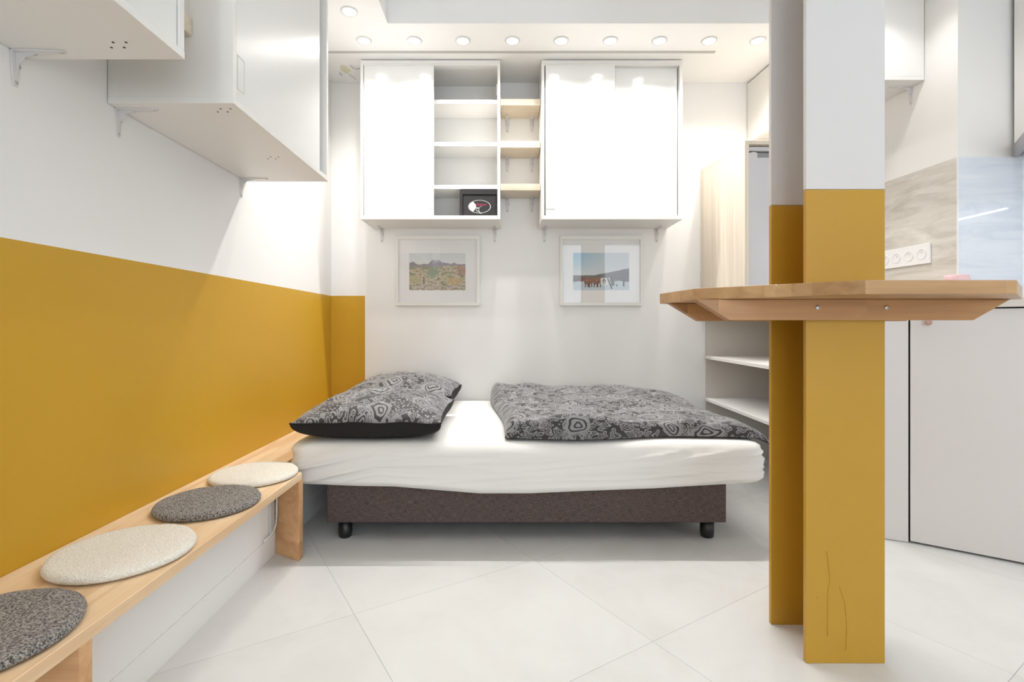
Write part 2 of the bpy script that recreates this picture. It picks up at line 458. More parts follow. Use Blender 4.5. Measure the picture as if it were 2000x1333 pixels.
BX0, BX1 = 0.2175, 1.026
cabB = empty('wall_cabinet', ((BX0 + BX1) / 2, YB, ZB), 'closed white wall cabinet, right of the wooden shelves above the bed', 'cabinet', 'white sliding door cabinets on the back wall')
za, zb = carcass(cabB, BX0, BX1)
d = B(BX0 + 0.022, 0.638, YFc + 0.003, YFc + 0.019, za + 0.001, zb + 0.002, bev=0.001).build('sliding_door', GLOSS, cabB)
pull(d, BX0 + 0.026, BX0 + 0.075, YFc + 0.003, CH + 0.676)
B(0.60, BX1 - 0.021, YFc + 0.028, YFc + 0.044, za + 0.001, zb, bev=0.001).build('sliding_door', GLOSS, cabB)
for x in (0.255, 0.962): bracket(cabB, x, YB - 0.001, ZB + 0.003, (0, -1), 0.085, 0.10)

# three wooden shelves between the cabinets
for k, (h, wd_) in enumerate(((1.307, 'topmost'), (1.057, 'middle'), (0.805, 'lowest'))):
    t = empty('wooden_shelf', (0.0985, YB, CH + h), '%s pale wooden shelf between the two back wall cabinets' % wd_, 'shelf', 'pale wooden shelves between the back wall cabinets')
    B(AX1 + 0.002, BX0 - 0.002, 2.963, YB - 0.001, CH + h, CH + h + 0.038, bev=0.0008, seg=1).build('board', ASHS, t)
    for x in (0.022, 0.176): bracket(t, x, YB - 0.001, CH + h, (0, -1), 0.085, 0.07)

# safe inside the open cabinet
BLK = mat('black_powder_coat', (44, 42, 42), 0.5, 0.4, bump=0.2, bscale=900)
SAY = YFc + 0.045; sz0 = ZB + 0.0255; sz1 = CH + 0.797
sx0, sx1 = (897.5 - VX) * SAY / F, AX1 - 0.0175
t = empty('safe', ((sx0 + sx1) / 2, SAY, sz0), 'small black safe with an oval emblem, inside the open cabinet', 'safe')
mb = MB(); mb.box(sx0, sx0 + 0.018, SAY, YB - 0.02, sz0, sz1); mb.box(sx1 - 0.004, sx1, SAY, YB - 0.02, sz0, sz1)
mb.box(sx0 + 0.018, sx1 - 0.004, SAY, YB - 0.02, sz1 - 0.026, sz1); mb.box(sx0 + 0.018, sx1 - 0.004, SAY, YB - 0.02, sz0, sz0 + 0.004)
mb.build('body', BLK, t)
dr = B(sx0 + 0.020, sx1 - 0.006, SAY + 0.004, SAY + 0.02, sz0 + 0.006, sz1 - 0.029, bev=0.001).build('door', BLK, t)
LBL = mat('silver_print', (205, 205, 202), 0.4)
ox, oz, orx, orz = (936.5 - VX) * SAY / F, CH + (638 - 403.5) * SAY / F, 0.066, 0.0385
mb = MB(); N = 48
ya = SAY + 0.0035
def ell(k, r): return (ox + orx * r * math.cos(2 * PI * k / N), oz + orz * r * math.sin(2 * PI * k / N))
for k in range(N):
    a, b_, c, d_ = ell(k, 1), ell(k + 1, 1), ell(k + 1, .94), ell(k, .94)
    mb._new([(a[0], ya, a[1]), (b_[0], ya, b_[1]), (c[0], ya, c[1]), (d_[0], ya, d_[1])], [(0, 1, 2, 3)])
# lens-shaped silver field at the left of the oval
pts = [ell(k, .97) for k in range(17, 32)]
arc = []
for k in range(1, 14):
    tt = k / 14; a = pts[-1]; b_ = pts[0]
    arc.append((a[0] + (b_[0] - a[0]) * tt + 0.020 * math.sin(PI * tt), a[1] + (b_[1] - a[1]) * tt))
pl = pts + arc
mb._new([(p[0], ya, p[1]) for p in pl], [tuple(range(len(pl)))])
mb.build('emblem', LBL, dr, recalc=False)
MB().box(ox - 0.018, ox + 0.002, SAY + 0.001, ya, oz - 0.010, oz - 0.005).build('lock_plate', STEEL, dr)
def text(body, x, y, z, size, m, parent, name='lettering', shear=0.0):
    cu = bpy.data.curves.new('txt', 'FONT'); cu.body = body; cu.size = size; cu.align_x = 'CENTER'; cu.extrude = 0.0003; cu.shear = shear
    tmp = bpy.data.objects.new('txt', cu); C.objects.link(tmp)
    bpy.context.view_layer.update()
    me = bpy.data.meshes.new_from_object(tmp.evaluated_get(bpy.context.evaluated_depsgraph_get()))
    bpy.data.objects.remove(tmp); bpy.data.curves.remove(cu)
    me.transform(Matrix.Rotation(PI / 2, 4, 'X'))
    me.materials.clear(); me.materials.append(m)
    o = bpy.data.objects.new(name, me); C.objects.link(o); o.parent = parent
    o.location = Vector((x, y, z)) - wloc(parent)
    return o
RED = mat('red_print', (190, 60, 95), 0.5)
text('phoenix', ox + 0.008, ya, oz + 0.006, 0.020, RED, dr, shear=0.3)
text('SAFE', ox + 0.008, ya, oz - 0.002, 0.007, mat('pale_print', (190, 180, 180), 0.5), dr)
# key left in the lock
t = empty('key', (ox - 0.010, SAY, oz - 0.012), 'small silver key with a white string, left in the lock of the safe', 'key')
mb = MB(); N2 = 20
c0 = Vector((ox - 0.010, SAY - 0.012, oz - 0.022))
mb.tube([c0 + Vector((0.008 * math.cos(2 * PI * k / N2), 0, 0.008 * math.sin(2 * PI * k / N2))) for k in range(N2 + 1)], 0.0022)
mb.tube([c0 + Vector((0.002, 0, 0.008)), c0 + Vector((0.004, 0.013, 0.014))], 0.0022)
mb.build('key_bow', STEEL, t)
MB().tube([c0 + Vector((0.004, 0, -0.006)), c0 + Vector((0.010, -0.001, -0.014)), c0 + Vector((0.016, -0.004, -0.020)), c0 + Vector((0.022, -0.006, -0.0225))], 0.0018).build('string', mat('white_string', (235, 232, 226), 0.8), t)

# ================================================================== FRAMED PICTURES
def attr_mat():
    m = bpy.data.materials.new('printed_paper'); m.use_nodes = True
    nt = m.node_tree; b = nt.nodes['Principled BSDF']
    a = nt.nodes.new('ShaderNodeVertexColor'); a.layer_name = 'print'
    nt.links.new(a.outputs['Color'], b.inputs['Base Color']); b.inputs['Roughness'].default_value = 0.6
    return m
PRINT = attr_mat()
def lerp(a, b, t): t = max(0, min(1, t)); return tuple(a[i] + (b[i] - a[i]) * t for i in range(3))
def fbm(x, y, s=0): return noise.fractal(Vector((x, y, s)), 1.0, 2.0, 4)
def desert(u, v):        # v from the bottom
    ridge = 0.70 + 0.025 * fbm(u * 9, 1)
    ridge += 0.11 * max(0, min(1, (0.13 - abs(u - 0.46)) / 0.07)) + 0.06 * max(0, 1 - abs(u - 0.06) / 0.12) + 0.05 * max(0, 1 - abs(u - 0.80) / 0.07)
    ridge += 0.05 * max(0, 1 - abs(u - 0.62) / 0.14)
    if v > ridge: return lerp((206, 206, 204), (196, 200, 200), (v - .7) / .3 + 0.3 * fbm(u * 4, v * 8))
    if v > 0.665: return lerp((112, 104, 120), (142, 132, 136), (v - .66) * 5 + fbm(u * 12, v * 12))
    n1 = fbm(u * 9, v * 18, 3); n2 = fbm(u * 28, v * 40, 5); n3 = fbm(u * 50, v * 70, 9)
    c = lerp((196, 178, 150), (150, 128, 96), 0.5 + n2)
    if v < 0.16: c = lerp((206, 188, 172), (120, 88, 76), 0.4 + 1.6 * n3)
    if n1 > 0.12: c = lerp((148, 142, 92), (84, 88, 58), 0.5 + 1.5 * n2)
    if ((u - .42) / .12) ** 2 + ((v - .47) / .13) ** 2 < 1 + n2: c = lerp((136, 146, 112), (96, 112, 92), 0.5 + n3)
    if ((u - .10) / .13) ** 2 + ((v - .28) / .11) ** 2 < 1 + n2: c = lerp((190, 172, 112), (96, 90, 58), 0.4 + 1.5 * n3)
    if ((u - .80) / .14) ** 2 + ((v - .24) / .10) ** 2 < 1 + n2: c = lerp((204, 172, 104), (122, 92, 56), 0.4 + 1.5 * n3)
    if u > 0.84 and 0.42 < v < 0.68 and n3 > -0.1: c = lerp((158, 92, 78), (122, 80, 66), n2 + .5)
    if 0.60 < v <= 0.665 and u < .6: c = lerp((104, 100, 84), (146, 138, 112), .5 + n2 * 2)
    if 0.24 < u < 0.28 and 0.16 < v < 0.36: c = (98, 76, 66)
    return c
def lake(u, v):
    hill = 0.40 + 0.19 * max(0, (u - 0.35) / 0.65) ** 1.1 + 0.012 * fbm(u * 14, 2)
    if v > hill:
        c = lerp((206, 212, 214), (196, 206, 214), (v - .5) * 2)
        c = lerp(c, (150, 192, 212), max(0, 1.0 - u * 1.6) * max(0, (v - .45) * 1.9))
        return lerp(c, (205, 200, 198), max(0, (u - .5)) * (v - .4) * 1.5)
    n = fbm(u * 30, v * 40, 4); n1 = fbm(u * 10, v * 10, 8)
    if v > 0.24 and u > 0.5: c = lerp((132, 126, 122), (96, 92, 88), .5 + n + (u - .7))
    else: c = lerp((122, 112, 98), (92, 88, 80), .5 + n)
    shore = 0.24 + 0.03 * fbm(u * 8, 7) - 0.04 * max(0, .15 - u) * 4
    if v < shore: c = lerp((178, 192, 200), (206, 212, 214), .5 + 1.2 * n)
    if 0.08 < u < 0.22 and shore < v < .34: c = lerp((140, 84, 62), (110, 72, 56), .5 + n)
    for (cx, cy, r) in ((.24, .24, .05), (.31, .25, .055), (.40, .24, .06), (.46, .26, .045)):
        if ((u - cx) / r) ** 2 + ((v - cy) / .085) ** 2 < 1 + n * .5: c = lerp((168, 112, 74), (112, 68, 44), .5 + 1.5 * n)
        if abs(u - cx + .02) < .010 and .08 < v < cy: c = (90, 62, 46)
        if abs(u - cx - .025) < .010 and .08 < v < cy: c = (100, 70, 50)
    if .49 < u < .66 and .15 < v < .33: c = (220, 218, 214)
    if ((u - .555) / .028) ** 2 + ((v - .24) / .06) ** 2 < 1 and ((u - .555) / .014) ** 2 + ((v - .23) / .035) ** 2 > 1: c = (52, 50, 50)
    if abs(u - (.62 + (.30 - v) * .28)) < .014 and .04 < v < .32: c = (60, 58, 58)
    if abs(u - .71) < .03 and .12 < v < .36: c = lerp((90, 88, 90), (120, 118, 118), .5 + n)
    if abs(u - .78) < .012 and abs(v - .13) < .03: c = (70, 70, 72)
    if abs(u - .905) < .014 and .10 < v < .27: c = (66, 64, 66)
    return c

def picture(px0, px1, py0, py1, ix0, ix1, iy0, iy1, qx0, qx1, qy0, qy1, fn, label):
    y = YB - 0.022
    X = lambda p: (p - VX) * y / F
    Z = lambda p: CH + (VY - p) * y / F
    x0, x1, z1, z0 = X(px0), X(px1), Z(py0), Z(py1)
    a0, a1, b1, b0 = X(ix0), X(ix1), Z(iy0), Z(iy1)
    t = empty('framed_picture', ((x0 + x1) / 2, YB, z0), label, 'picture', 'framed photographs above the bed')
    FR = mat('white_frame_lacquer', (234, 232, 226), 0.35)
    mb = MB()
    for (p, q, r, s) in ((x0, x1, b1, z1), (x0, x1, z0, b0), (x0, a0, b0, b1), (a1, x1, b0, b1)):
        mb.box(p, q, y, YB - 0.001, r, s, bev=0.0012, seg=1)
    mb.build('frame', FR, t)
    B(a0, a1, y + 0.010, y + 0.012, b0, b1).build('mat_board', mat('mat_board', (236, 234, 232), 0.8), t)
    q0, q1, r1, r0 = X(qx0), X(qx1), Z(qy0), Z(qy1)
    nx, nz = 150, 96
    vs = [(q0 + (q1 - q0) * i / nx, y + 0.0094, r0 + (r1 - r0) * j / nz) for j in range(nz + 1) for i in range(nx + 1)]
    fs = [(j * (nx + 1) + i, j * (nx + 1) + i + 1, (j + 1) * (nx + 1) + i + 1, (j + 1) * (nx + 1) + i) for j in range(nz) for i in range(nx)]
    me = bpy.data.meshes.new('print'); o0 = wloc(t)
    me.from_pydata([tuple(Vector(v) - o0) for v in vs], [], fs)
    at = me.color_attributes.new('print', 'FLOAT_COLOR', 'POINT')
    for j in range(nz + 1):
        for i in range(nx + 1):
            at.data[j * (nx + 1) + i].color = srgb(*[max(0, min(255, c)) for c in fn(i / nx, j / nz)])
    me.materials.append(PRINT)
    o = bpy.data.objects.new('print', me); C.objects.link(o); o.parent = t
    B(a0, a1, y + 0.004, y + 0.006, b0, b1).build('glass', GLASS, t)
GLASS = bpy.data.materials.new('picture_glass'); GLASS.use_nodes = True
nt = GLASS.node_tree; bb = nt.nodes['Principled BSDF']; nt.nodes.remove(bb)
tr = nt.nodes.new('ShaderNodeBsdfTransparent'); gl = nt.nodes.new('ShaderNodeBsdfGlossy'); gl.inputs['Roughness'].default_value = 0.02
mx = nt.nodes.new('ShaderNodeMixShader'); mx.inputs[0].default_value = 0.035; nt.links.new(tr.outputs[0], mx.inputs[1]); nt.links.new(gl.outputs[0], mx.inputs[2])
nt.links.new(mx.outputs[0], nt.nodes['Material Output'].inputs[0])
picture(772, 937.5, 460, 597.5, 777.5, 930.5, 468, 591, 798.8, 908.8, 494.5, 567, lambda u, v: tuple(c + (255 - c) * 0.22 for c in desert(u, v)), 'white framed photograph of a rocky desert with bushes and distant hills')
picture(1094, 1254.5, 460, 597.5, 1099, 1250.5, 468, 591, 1119.8, 1229.5, 494, 567, lake, 'white framed photograph of brown cattle drinking at a lake below a hill')

# ================================================================== BENCH
BT, BBt = CH - 0.542, CH - 0.568       # bench top and underside
XF = -0.749
t = empty('bench', (-0.92, 1.4, 0), 'long low pine bench along the mustard wall, with round seat pads on it', 'bench')
mb = MB().prism([(XL + 0.001, 0.2), (XF, 0.2), (XF, 1.862), (XP - 0.002, 1.905), (XP - 0.002, YB - 0.002), (XL + 0.001, YB - 0.002)], BBt, BT, bev=0.0012, seg=1)
mb.build('seat_board', PINE, t)
MB().prism([(XP + 0.0035, 1.898), (XF, 1.833), (XF, 1.872), (XP + 0.0035, 1.937)], 0.0, BBt, bev=0.001, seg=1).build('leg', PINEX, t)
MB().prism([(XP + 0.0035, 0.886), (XF, 0.886), (XF, 0.914), (XP + 0.0035, 0.914)], 0.0, BBt, bev=0.001, seg=1).build('leg', PINEX, t)
MB().prism([(XP + 0.0035, 0.24), (XF, 0.24), (XF, 0.268), (XP + 0.0035, 0.268)], 0.0, BBt, bev=0.001, seg=1).build('leg', PINEX, t)
# cable and duct by the far bench leg
t = empty('cable', (XP, 1.86, 0.05), 'short white cable and grey duct on the plinth beside the far bench leg', 'cable')
B(XP + 0.0005, XP + 0.010, 1.845, 1.872, 0.092, BBt - 0.002, bev=0.001).build('duct', mat('grey_duct', (200, 198, 194), 0.5), t)
MB().tube([(XP + 0.006, 1.80, 0.088), (XP + 0.010, 1.83, 0.092), (XP + 0.013, 1.858, 0.100), (XP + 0.013, 1.878, 0.115), (XP + 0.012, 1.884, 0.15), (XP + 0.012, 1.885, 0.28)], 0.0035).build('cord', LAM, t)

def felt(name, c1, c2, sc=380):
    m = bpy.data.materials.new(name); m.use_nodes = True
    nt = m.node_tree; b = nt.nodes['Principled BSDF']; tc = nt.nodes.new('ShaderNodeTexCoord')
    n = nt.nodes.new('ShaderNodeTexNoise'); n.inputs['Scale'].default_value = sc; n.inputs['Detail'].default_value = 3
    v = nt.nodes.new('ShaderNodeTexVoronoi'); v.inputs['Scale'].default_value = sc * 1.2
    for x in (n, v): nt.links.new(tc.outputs['Object'], x.inputs['Vector'])
    nt.links.new(ramp(nt, n.outputs['Fac'], [(0.38, srgb(*c1)), (0.62, srgb(*c2))]), b.inputs['Base Color'])
    bp = nt.nodes.new('ShaderNodeBump'); bp.inputs['Strength'].default_value = 0.7; bp.inputs['Distance'].default_value = 0.003
    nt.links.new(math_node(nt, 'ADD', n.outputs['Fac'], v.outputs['Distance']), bp.inputs['Height']); nt.links.new(bp.outputs[0], b.inputs['Normal'])
    b.inputs['Roughness'].default_value = 0.95; b.inputs['Specular IOR Level'].default_value = 0.15
    b.inputs['Sheen Weight'].default_value = 0.2
    return m
FG = felt('grey_felt', (66, 61, 57), (178, 172, 166), 300); FW = felt('cream_felt', (232, 226, 212), (242, 238, 228), 200)
def cushion(x, y, r, m, label, seed):
    mb = MB(); n = 72; prof = [(0.0, 0.0), (0.6, 0.0), (0.93, 0.001), (0.985, 0.004), (1.0, 0.009), (0.99, 0.014), (0.965, 0.0185), (0.90, 0.0205), (0.75, 0.021), (0.5, 0.021), (0.25, 0.0212), (0.0, 0.0212)]
    rings = []
    for (f, h) in prof:
        ring = []
        for k in range(n):
            a = 2 * PI * k / n; rr = r * f * (1 + 0.012 * noise.noise(Vector((math.cos(a) * 1.3, math.sin(a) * 1.3, seed))))
            zz = h + (0.0016 * noise.noise(Vector((math.cos(a) * f * 4, math.sin(a) * f * 4, seed + 5))) if h > 0.015 else 0)
            ring.append(mb.bm.verts.new((x + rr * math.cos(a), y + rr * math.sin(a), BT + 0.0005 + zz)))
        rings.append(ring)
    for a_, b_ in zip(rings, rings[1:]):
        for k in range(n):
            mb.bm.faces.new((a_[k], a_[(k + 1) % n], b_[(k + 1) % n], b_[k])).smooth = True
    bmesh.ops.remove_doubles(mb.bm, verts=mb.bm.verts, dist=1e-6)
    return tag(mb.build('seat_cushion', m, loc=(x, y, BT)), label, 'cushion', 'round felt seat pads on the bench')
cushion(-0.896, 1.805, 0.146, FW, 'round cream felt seat pad at the bed end of the bench', 1)
cushion(-0.893, 1.518, 0.143, FG, 'round dark grey felt seat pad between the two cream pads', 2)
cushion(-0.897, 1.186, 0.147, FW, 'round cream felt seat pad between the two grey pads', 3)
cushion(-0.905, 0.862, 0.146, FG, 'round grey felt seat pad nearest the viewer, cut off by the left frame edge', 4)

# ================================================================== BED
BOX = bpy.data.materials.new('taupe_weave'); BOX.use_nodes = True
nt = BOX.node_tree; b = nt.nodes['Principled BSDF']; tc = nt.nodes.new('ShaderNodeTexCoord')
outs = []
for sc in ((40, 40, 420), (420, 420, 60)):
    mp = nt.nodes.new('ShaderNodeMapping'); mp.inputs['Scale'].default_value = sc; nt.links.new(tc.outputs['Object'], mp.inputs[0])
    n = nt.nodes.new('ShaderNodeTexNoise'); n.inputs['Scale'].default_value = 1; n.inputs['Detail'].default_value = 2; nt.links.new(mp.outputs[0], n.inputs['Vector']); outs.append(n.outputs['Fac'])
f = math_node(nt, 'MULTIPLY', math_node(nt, 'ADD', outs[0], outs[1]), 0.5)
nt.links.new(ramp(nt, f, [(0.35, srgb(66, 56, 55)), (0.65, srgb(112, 98, 94))]), b.inputs['Base Color'])
b.inputs['Roughness'].default_value = 0.95; b.inputs['Specular IOR Level'].default_value = 0.15
bed = empty('bed_base', (0.09, 2.55, 0), 'dark taupe fabric box-spring bed base on short black legs', 'bed')
B(-0.706, 0.888, 2.0, 3.12, 0.076, 0.232, bev=0.006, seg=2).build('box', BOX, bed)
BLEG = mat('black_plastic_leg', (24, 24, 26), 0.35, 0.5)
for (x, y) in ((-0.649, 2.055), (0.832, 2.055), (-0.649, 3.06), (0.832, 3.06), (0.09, 3.06)):
    MB().lathe([(0.022, 0.0), (0.0255, 0.003), (0.0275, 0.02), (0.0275, 0.078)], (x, y, 0), n=28).build('leg', BLEG, bed)

# mattress wearing a white fitted sheet
SHEET = mat('white_cotton_sheet', (236, 234, 230), 0.85, 0.2, bump=0.1, bscale=700)
MX0, MX1, MY0, MY1 = -0.858, 1.045, 1.968, 3.15
MT = CH - 0.455
def mat_bottom(x):
    pts = [(-0.86, 0.236), (-0.75, 0.232), (-0.6, 0.226), (-0.45, 0.224), (-0.25, 0.208), (-0.1, 0.196), (0.1, 0.196), (0.35, 0.207), (0.6, 0.216), (0.8, 0.228), (1.05, 0.243)]
    for (a, za_), (b_, zb_) in zip(pts, pts[1:]):
        if x <= b_: return za_ + (zb_ - za_) * max(0, (x - a)) / (b_ - a)
    return pts[-1][1]
def footprint(n=None):
    """rounded rectangle loop with many points on the front"""
    r = 0.07; P = []
    def seg(p, q, k):
        for i in range(k): P.append((p[0] + (q[0] - p[0]) * i / k, p[1] + (q[1] - p[1]) * i / k))
    def arc(cx, cy, a0, a1, k):
        for i in range(k):
            a = a0 + (a1 - a0) * i / k; P.append((cx + r * math.cos(a), cy + r * math.sin(a)))
    seg((MX0 + r, MY0), (MX1 - r, MY0), 240); arc(MX1 - r, MY0 + r, -PI / 2, 0, 12)
    seg((MX1, MY0 + r), (MX1, MY1 - r), 60); arc(MX1 - r, MY1 - r, 0, PI / 2, 8)
    seg((MX1 - r, MY1), (MX0 + r, MY1), 60); arc(MX0 + r, MY1 - r, PI / 2, PI, 8)
    seg((MX0, MY1 - r), (MX0, MY0 + r), 60); arc(MX0 + r, MY0 + r, PI, 1.5 * PI, 12)
    return P
FP = footprint(); cx, cy = (MX0 + MX1) / 2, (MY0 + MY1) / 2
def shrink(p, d):
    # pull the point inward by d (rectangular inset with rounded corner)
    hx, hy = (MX1 - MX0) / 2, (MY1 - MY0) / 2
    return (cx + (p[0] - cx) * (hx - d) / hx, cy + (p[1] - cy) * (hy - d) / hy)
mb = MB(); rings = []
levels = []   # (t 0..1 from hem to top, inset)
prof = [(-1, 0.30, 1), (-1, 0.030, 1), (0.0, 0.024, 1), (0.03, 0.010, 1), (0.10, 0.002, 1)] + [(0.1 + 0.02 * k, 0.0, 0) for k in range(1, 33)] + \
       [(0.78, 0.003, 0), (0.86, 0.010, 0), (0.93, 0.022, 0), (0.975, 0.040, 0), (0.995, 0.065, 0), (1.0, 0.10, 0), (1.0, 0.16, 0), (1.0, 0.25, 0), (1.0, 0.36, 0), (1.0, 0.48, 0), (1.0, 0.57, 0)]
for (tt, ins, _) in prof:
    ring = []
    for p in FP:
        q = shrink(p, ins)
        zb0 = mat_bottom(p[0])
        if p[1] > MY0 + 0.08: zb0 = 0.234
        z = zb0 + (MT - zb0) * tt if tt >= 0 else max(0.2335, zb0)
        d = 0.0
        if 0.02 < tt < 0.97 and p[1] < MY1 - 0.2:
            # long slack folds in the sheet, slanting up towards the right end and down at the left end
            u = p[0]; v = (z - 0.2) / 0.2
            sl = 0.55 * max(0, u - 0.25) * 0.35 - 0.9 * max(0, -0.55 - u)
            w1 = v - 0.55 * max(0, u - 0.15) * 0.55 + 1.3 * max(0, -0.50 - u)
            rg1 = 1 - abs(noise.noise(Vector((u * 0.9, w1 * 3.0, 3.0)))) * 2.6
            rg2 = 1 - abs(noise.noise(Vector((u * 1.6 + 4, w1 * 4.8, 8.0)))) * 2.6
            rg1 = max(0, rg1) ** 2.2; rg2 = max(0, rg2) ** 2.5
            amp = 0.006 + 0.012 * max(0, min(1, (u - 0.1) / 0.6)) + 0.020 * max(0, min(1, (-0.50 - u) / 0.2))
            d = (rg1 * 0.7 + rg2 * 0.5 - 0.35) * amp * min(1, tt * 5) * min(1, (1 - tt) * 4)
            if p[0] < MX0 + 0.05: d = min(d, 0.004)
        elif tt >= 0.97:
            z -= 0.002 + 0.0025 * noise.noise(Vector((q[0] * 3, q[1] * 3, 2))) * min(1, ins / 0.1) * (1 if ins > .05 else 0)
            z -= 0.0015 * noise.noise(Vector((q[0] * 2.0 + q[1] * 5, q[1] * 14, 4)))
        nx_, ny_ = p[0] - max(MX0 + .07, min(MX1 - .07, p[0])), p[1] - max(MY0 + .07, min(MY1 - .07, p[1]))
        L = math.hypot(nx_, ny_) or 1
        ring.append(mb.bm.verts.new((q[0] + nx_ / L * d, q[1] + ny_ / L * d, z)))
    rings.append(ring)
n = len(FP)
for a_, b_ in zip(rings, rings[1:]):
    for k in range(n): mb.bm.faces.new((a_[k], a_[(k + 1) % n], b_[(k + 1) % n], b_[k])).smooth = True
mb.bm.faces.new(rings[0][::-1]); mb.bm.faces.new(rings[-1])
mattress = tag(mb.build('mattress', SHEET, loc=(0.09, 2.55, 0.23)), 'mattress in a loose white fitted sheet on the taupe bed base', 'mattress')

# --- paisley-like printed cotton
def paisley():
    m = bpy.data.materials.new('charcoal_paisley_print'); m.use_nodes = True
    nt = m.node_tree; b = nt.nodes['Principled BSDF']; tc = nt.nodes.new('ShaderNodeTexCoord')
    at = nt.nodes.new('ShaderNodeAttribute'); at.attribute_name = 'cloth'
    nz = nt.nodes.new('ShaderNodeTexNoise'); nz.inputs['Scale'].default_value = 9; nz.inputs['Detail'].default_value = 2
    nt.links.new(at.outputs['Vector'], nz.inputs['Vector'])
    va = nt.nodes.new('ShaderNodeVectorMath'); va.operation = 'SUBTRACT'; nt.links.new(nz.outputs['Color'], va.inputs[0]); va.inputs[1].default_value = (.5, .5, .5)
    vs = nt.nodes.new('ShaderNodeVectorMath'); vs.operation = 'SCALE'; vs.inputs['Scale'].default_value = 0.10; nt.links.new(va.outputs[0], vs.inputs[0])
    vd = nt.nodes.new('ShaderNodeVectorMath'); vd.operation = 'ADD'; nt.links.new(at.outputs['Vector'], vd.inputs[0]); nt.links.new(vs.outputs[0], vd.inputs[1])
    warped = vd.outputs[0]
    def vor(scale, vec, feat='F1', out='Distance'):
        v = nt.nodes.new('ShaderNodeTexVoronoi'); v.voronoi_dimensions = '2D'; v.feature = feat; v.inputs['Scale'].default_value = scale
        nt.links.new(vec, v.inputs['Vector']); return v.outputs[out]
    def rings_(dist, freq, th):
        return math_node(nt, 'GREATER_THAN', math_node(nt, 'SINE', math_node(nt, 'MULTIPLY', dist, freq)), th)
    def band(d, c0, hw): return math_node(nt, 'LESS_THAN', math_node(nt, 'ABSOLUTE', math_node(nt, 'SUBTRACT', d, c0)), hw)
    def mixf(f, a, b_):
        mm = nt.nodes.new('ShaderNodeMix'); mm.data_type = 'FLOAT'
        nt.links.new(f, mm.inputs[0]); nt.links.new(a, mm.inputs[2]); nt.links.new(b_, mm.inputs[3]); return mm.outputs[0]
    d1 = vor(40, warped); d2 = vor(21, warped); d3 = vor(4.6, warped)
    small = math_node(nt, 'MAXIMUM', band(d1, 0.34, 0.085), math_node(nt, 'LESS_THAN', d1, 0.12))
    mid = math_node(nt, 'MAXIMUM', rings_(d2, 36.0, 0.25), math_node(nt, 'LESS_THAN', vor(21, warped, 'DISTANCE_TO_EDGE'), 0.05))
    big = math_node(nt, 'GREATER_THAN', math_node(nt, 'SINE', math_node(nt, 'MULTIPLY', d3, 70.0)), -0.25)
    dots = math_node(nt, 'LESS_THAN', vor(62, at.outputs['Vector']), 0.27)
    reg = nt.nodes.new('ShaderNodeTexNoise'); reg.inputs['Scale'].default_value = 6.5; nt.links.new(at.outputs['Vector'], reg.inputs['Vector'])
    reg2 = nt.nodes.new('ShaderNodeTexNoise'); reg2.inputs['Scale'].default_value = 9.0; nt.links.new(warped, reg2.inputs['Vector'])
    gt = lambda src, t_: math_node(nt, 'GREATER_THAN', src, t_)
    p = mixf(gt(reg.outputs['Fac'], 0.50), mid, small)
    p = mixf(math_node(nt, 'LESS_THAN', reg.outputs['Fac'], 0.41), p, dots)
    p = mixf(gt(reg2.outputs['Fac'], 0.60), p, math_node(nt, 'SUBTRACT', 1.0, math_node(nt, 'MULTIPLY', small, 0.7)))
    p = mixf(math_node(nt, 'LESS_THAN', d3, 0.22), p, big)
    p = math_node(nt, 'MAXIMUM', p, band(d3, 0.24, 0.010))
    c = nt.nodes.new('ShaderNodeMix'); c.data_type = 'RGBA'; c.inputs[6].default_value = srgb(54, 51, 52); c.inputs[7].default_value = srgb(142, 141, 142)
    nt.links.new(p, c.inputs[0]); nt.links.new(c.outputs[2], b.inputs['Base Color'])
    b.inputs['Roughness'].default_value = 0.6; b.inputs['Specular IOR Level'].default_value = 0.35
    b.inputs['Sheen Weight'].default_value = 0.25
    return m
PAIS = paisley(); BLACKC = mat('black_cotton', (34, 32, 31), 0.75, 0.25, bump=0.2, bscale=300)

def set_cloth(o, fn):
    me = o.data; a = me.attributes.new('cloth', 'FLOAT_VECTOR', 'POINT')
    for i, v in enumerate(me.vertices): a.data[i].vector = fn(i)

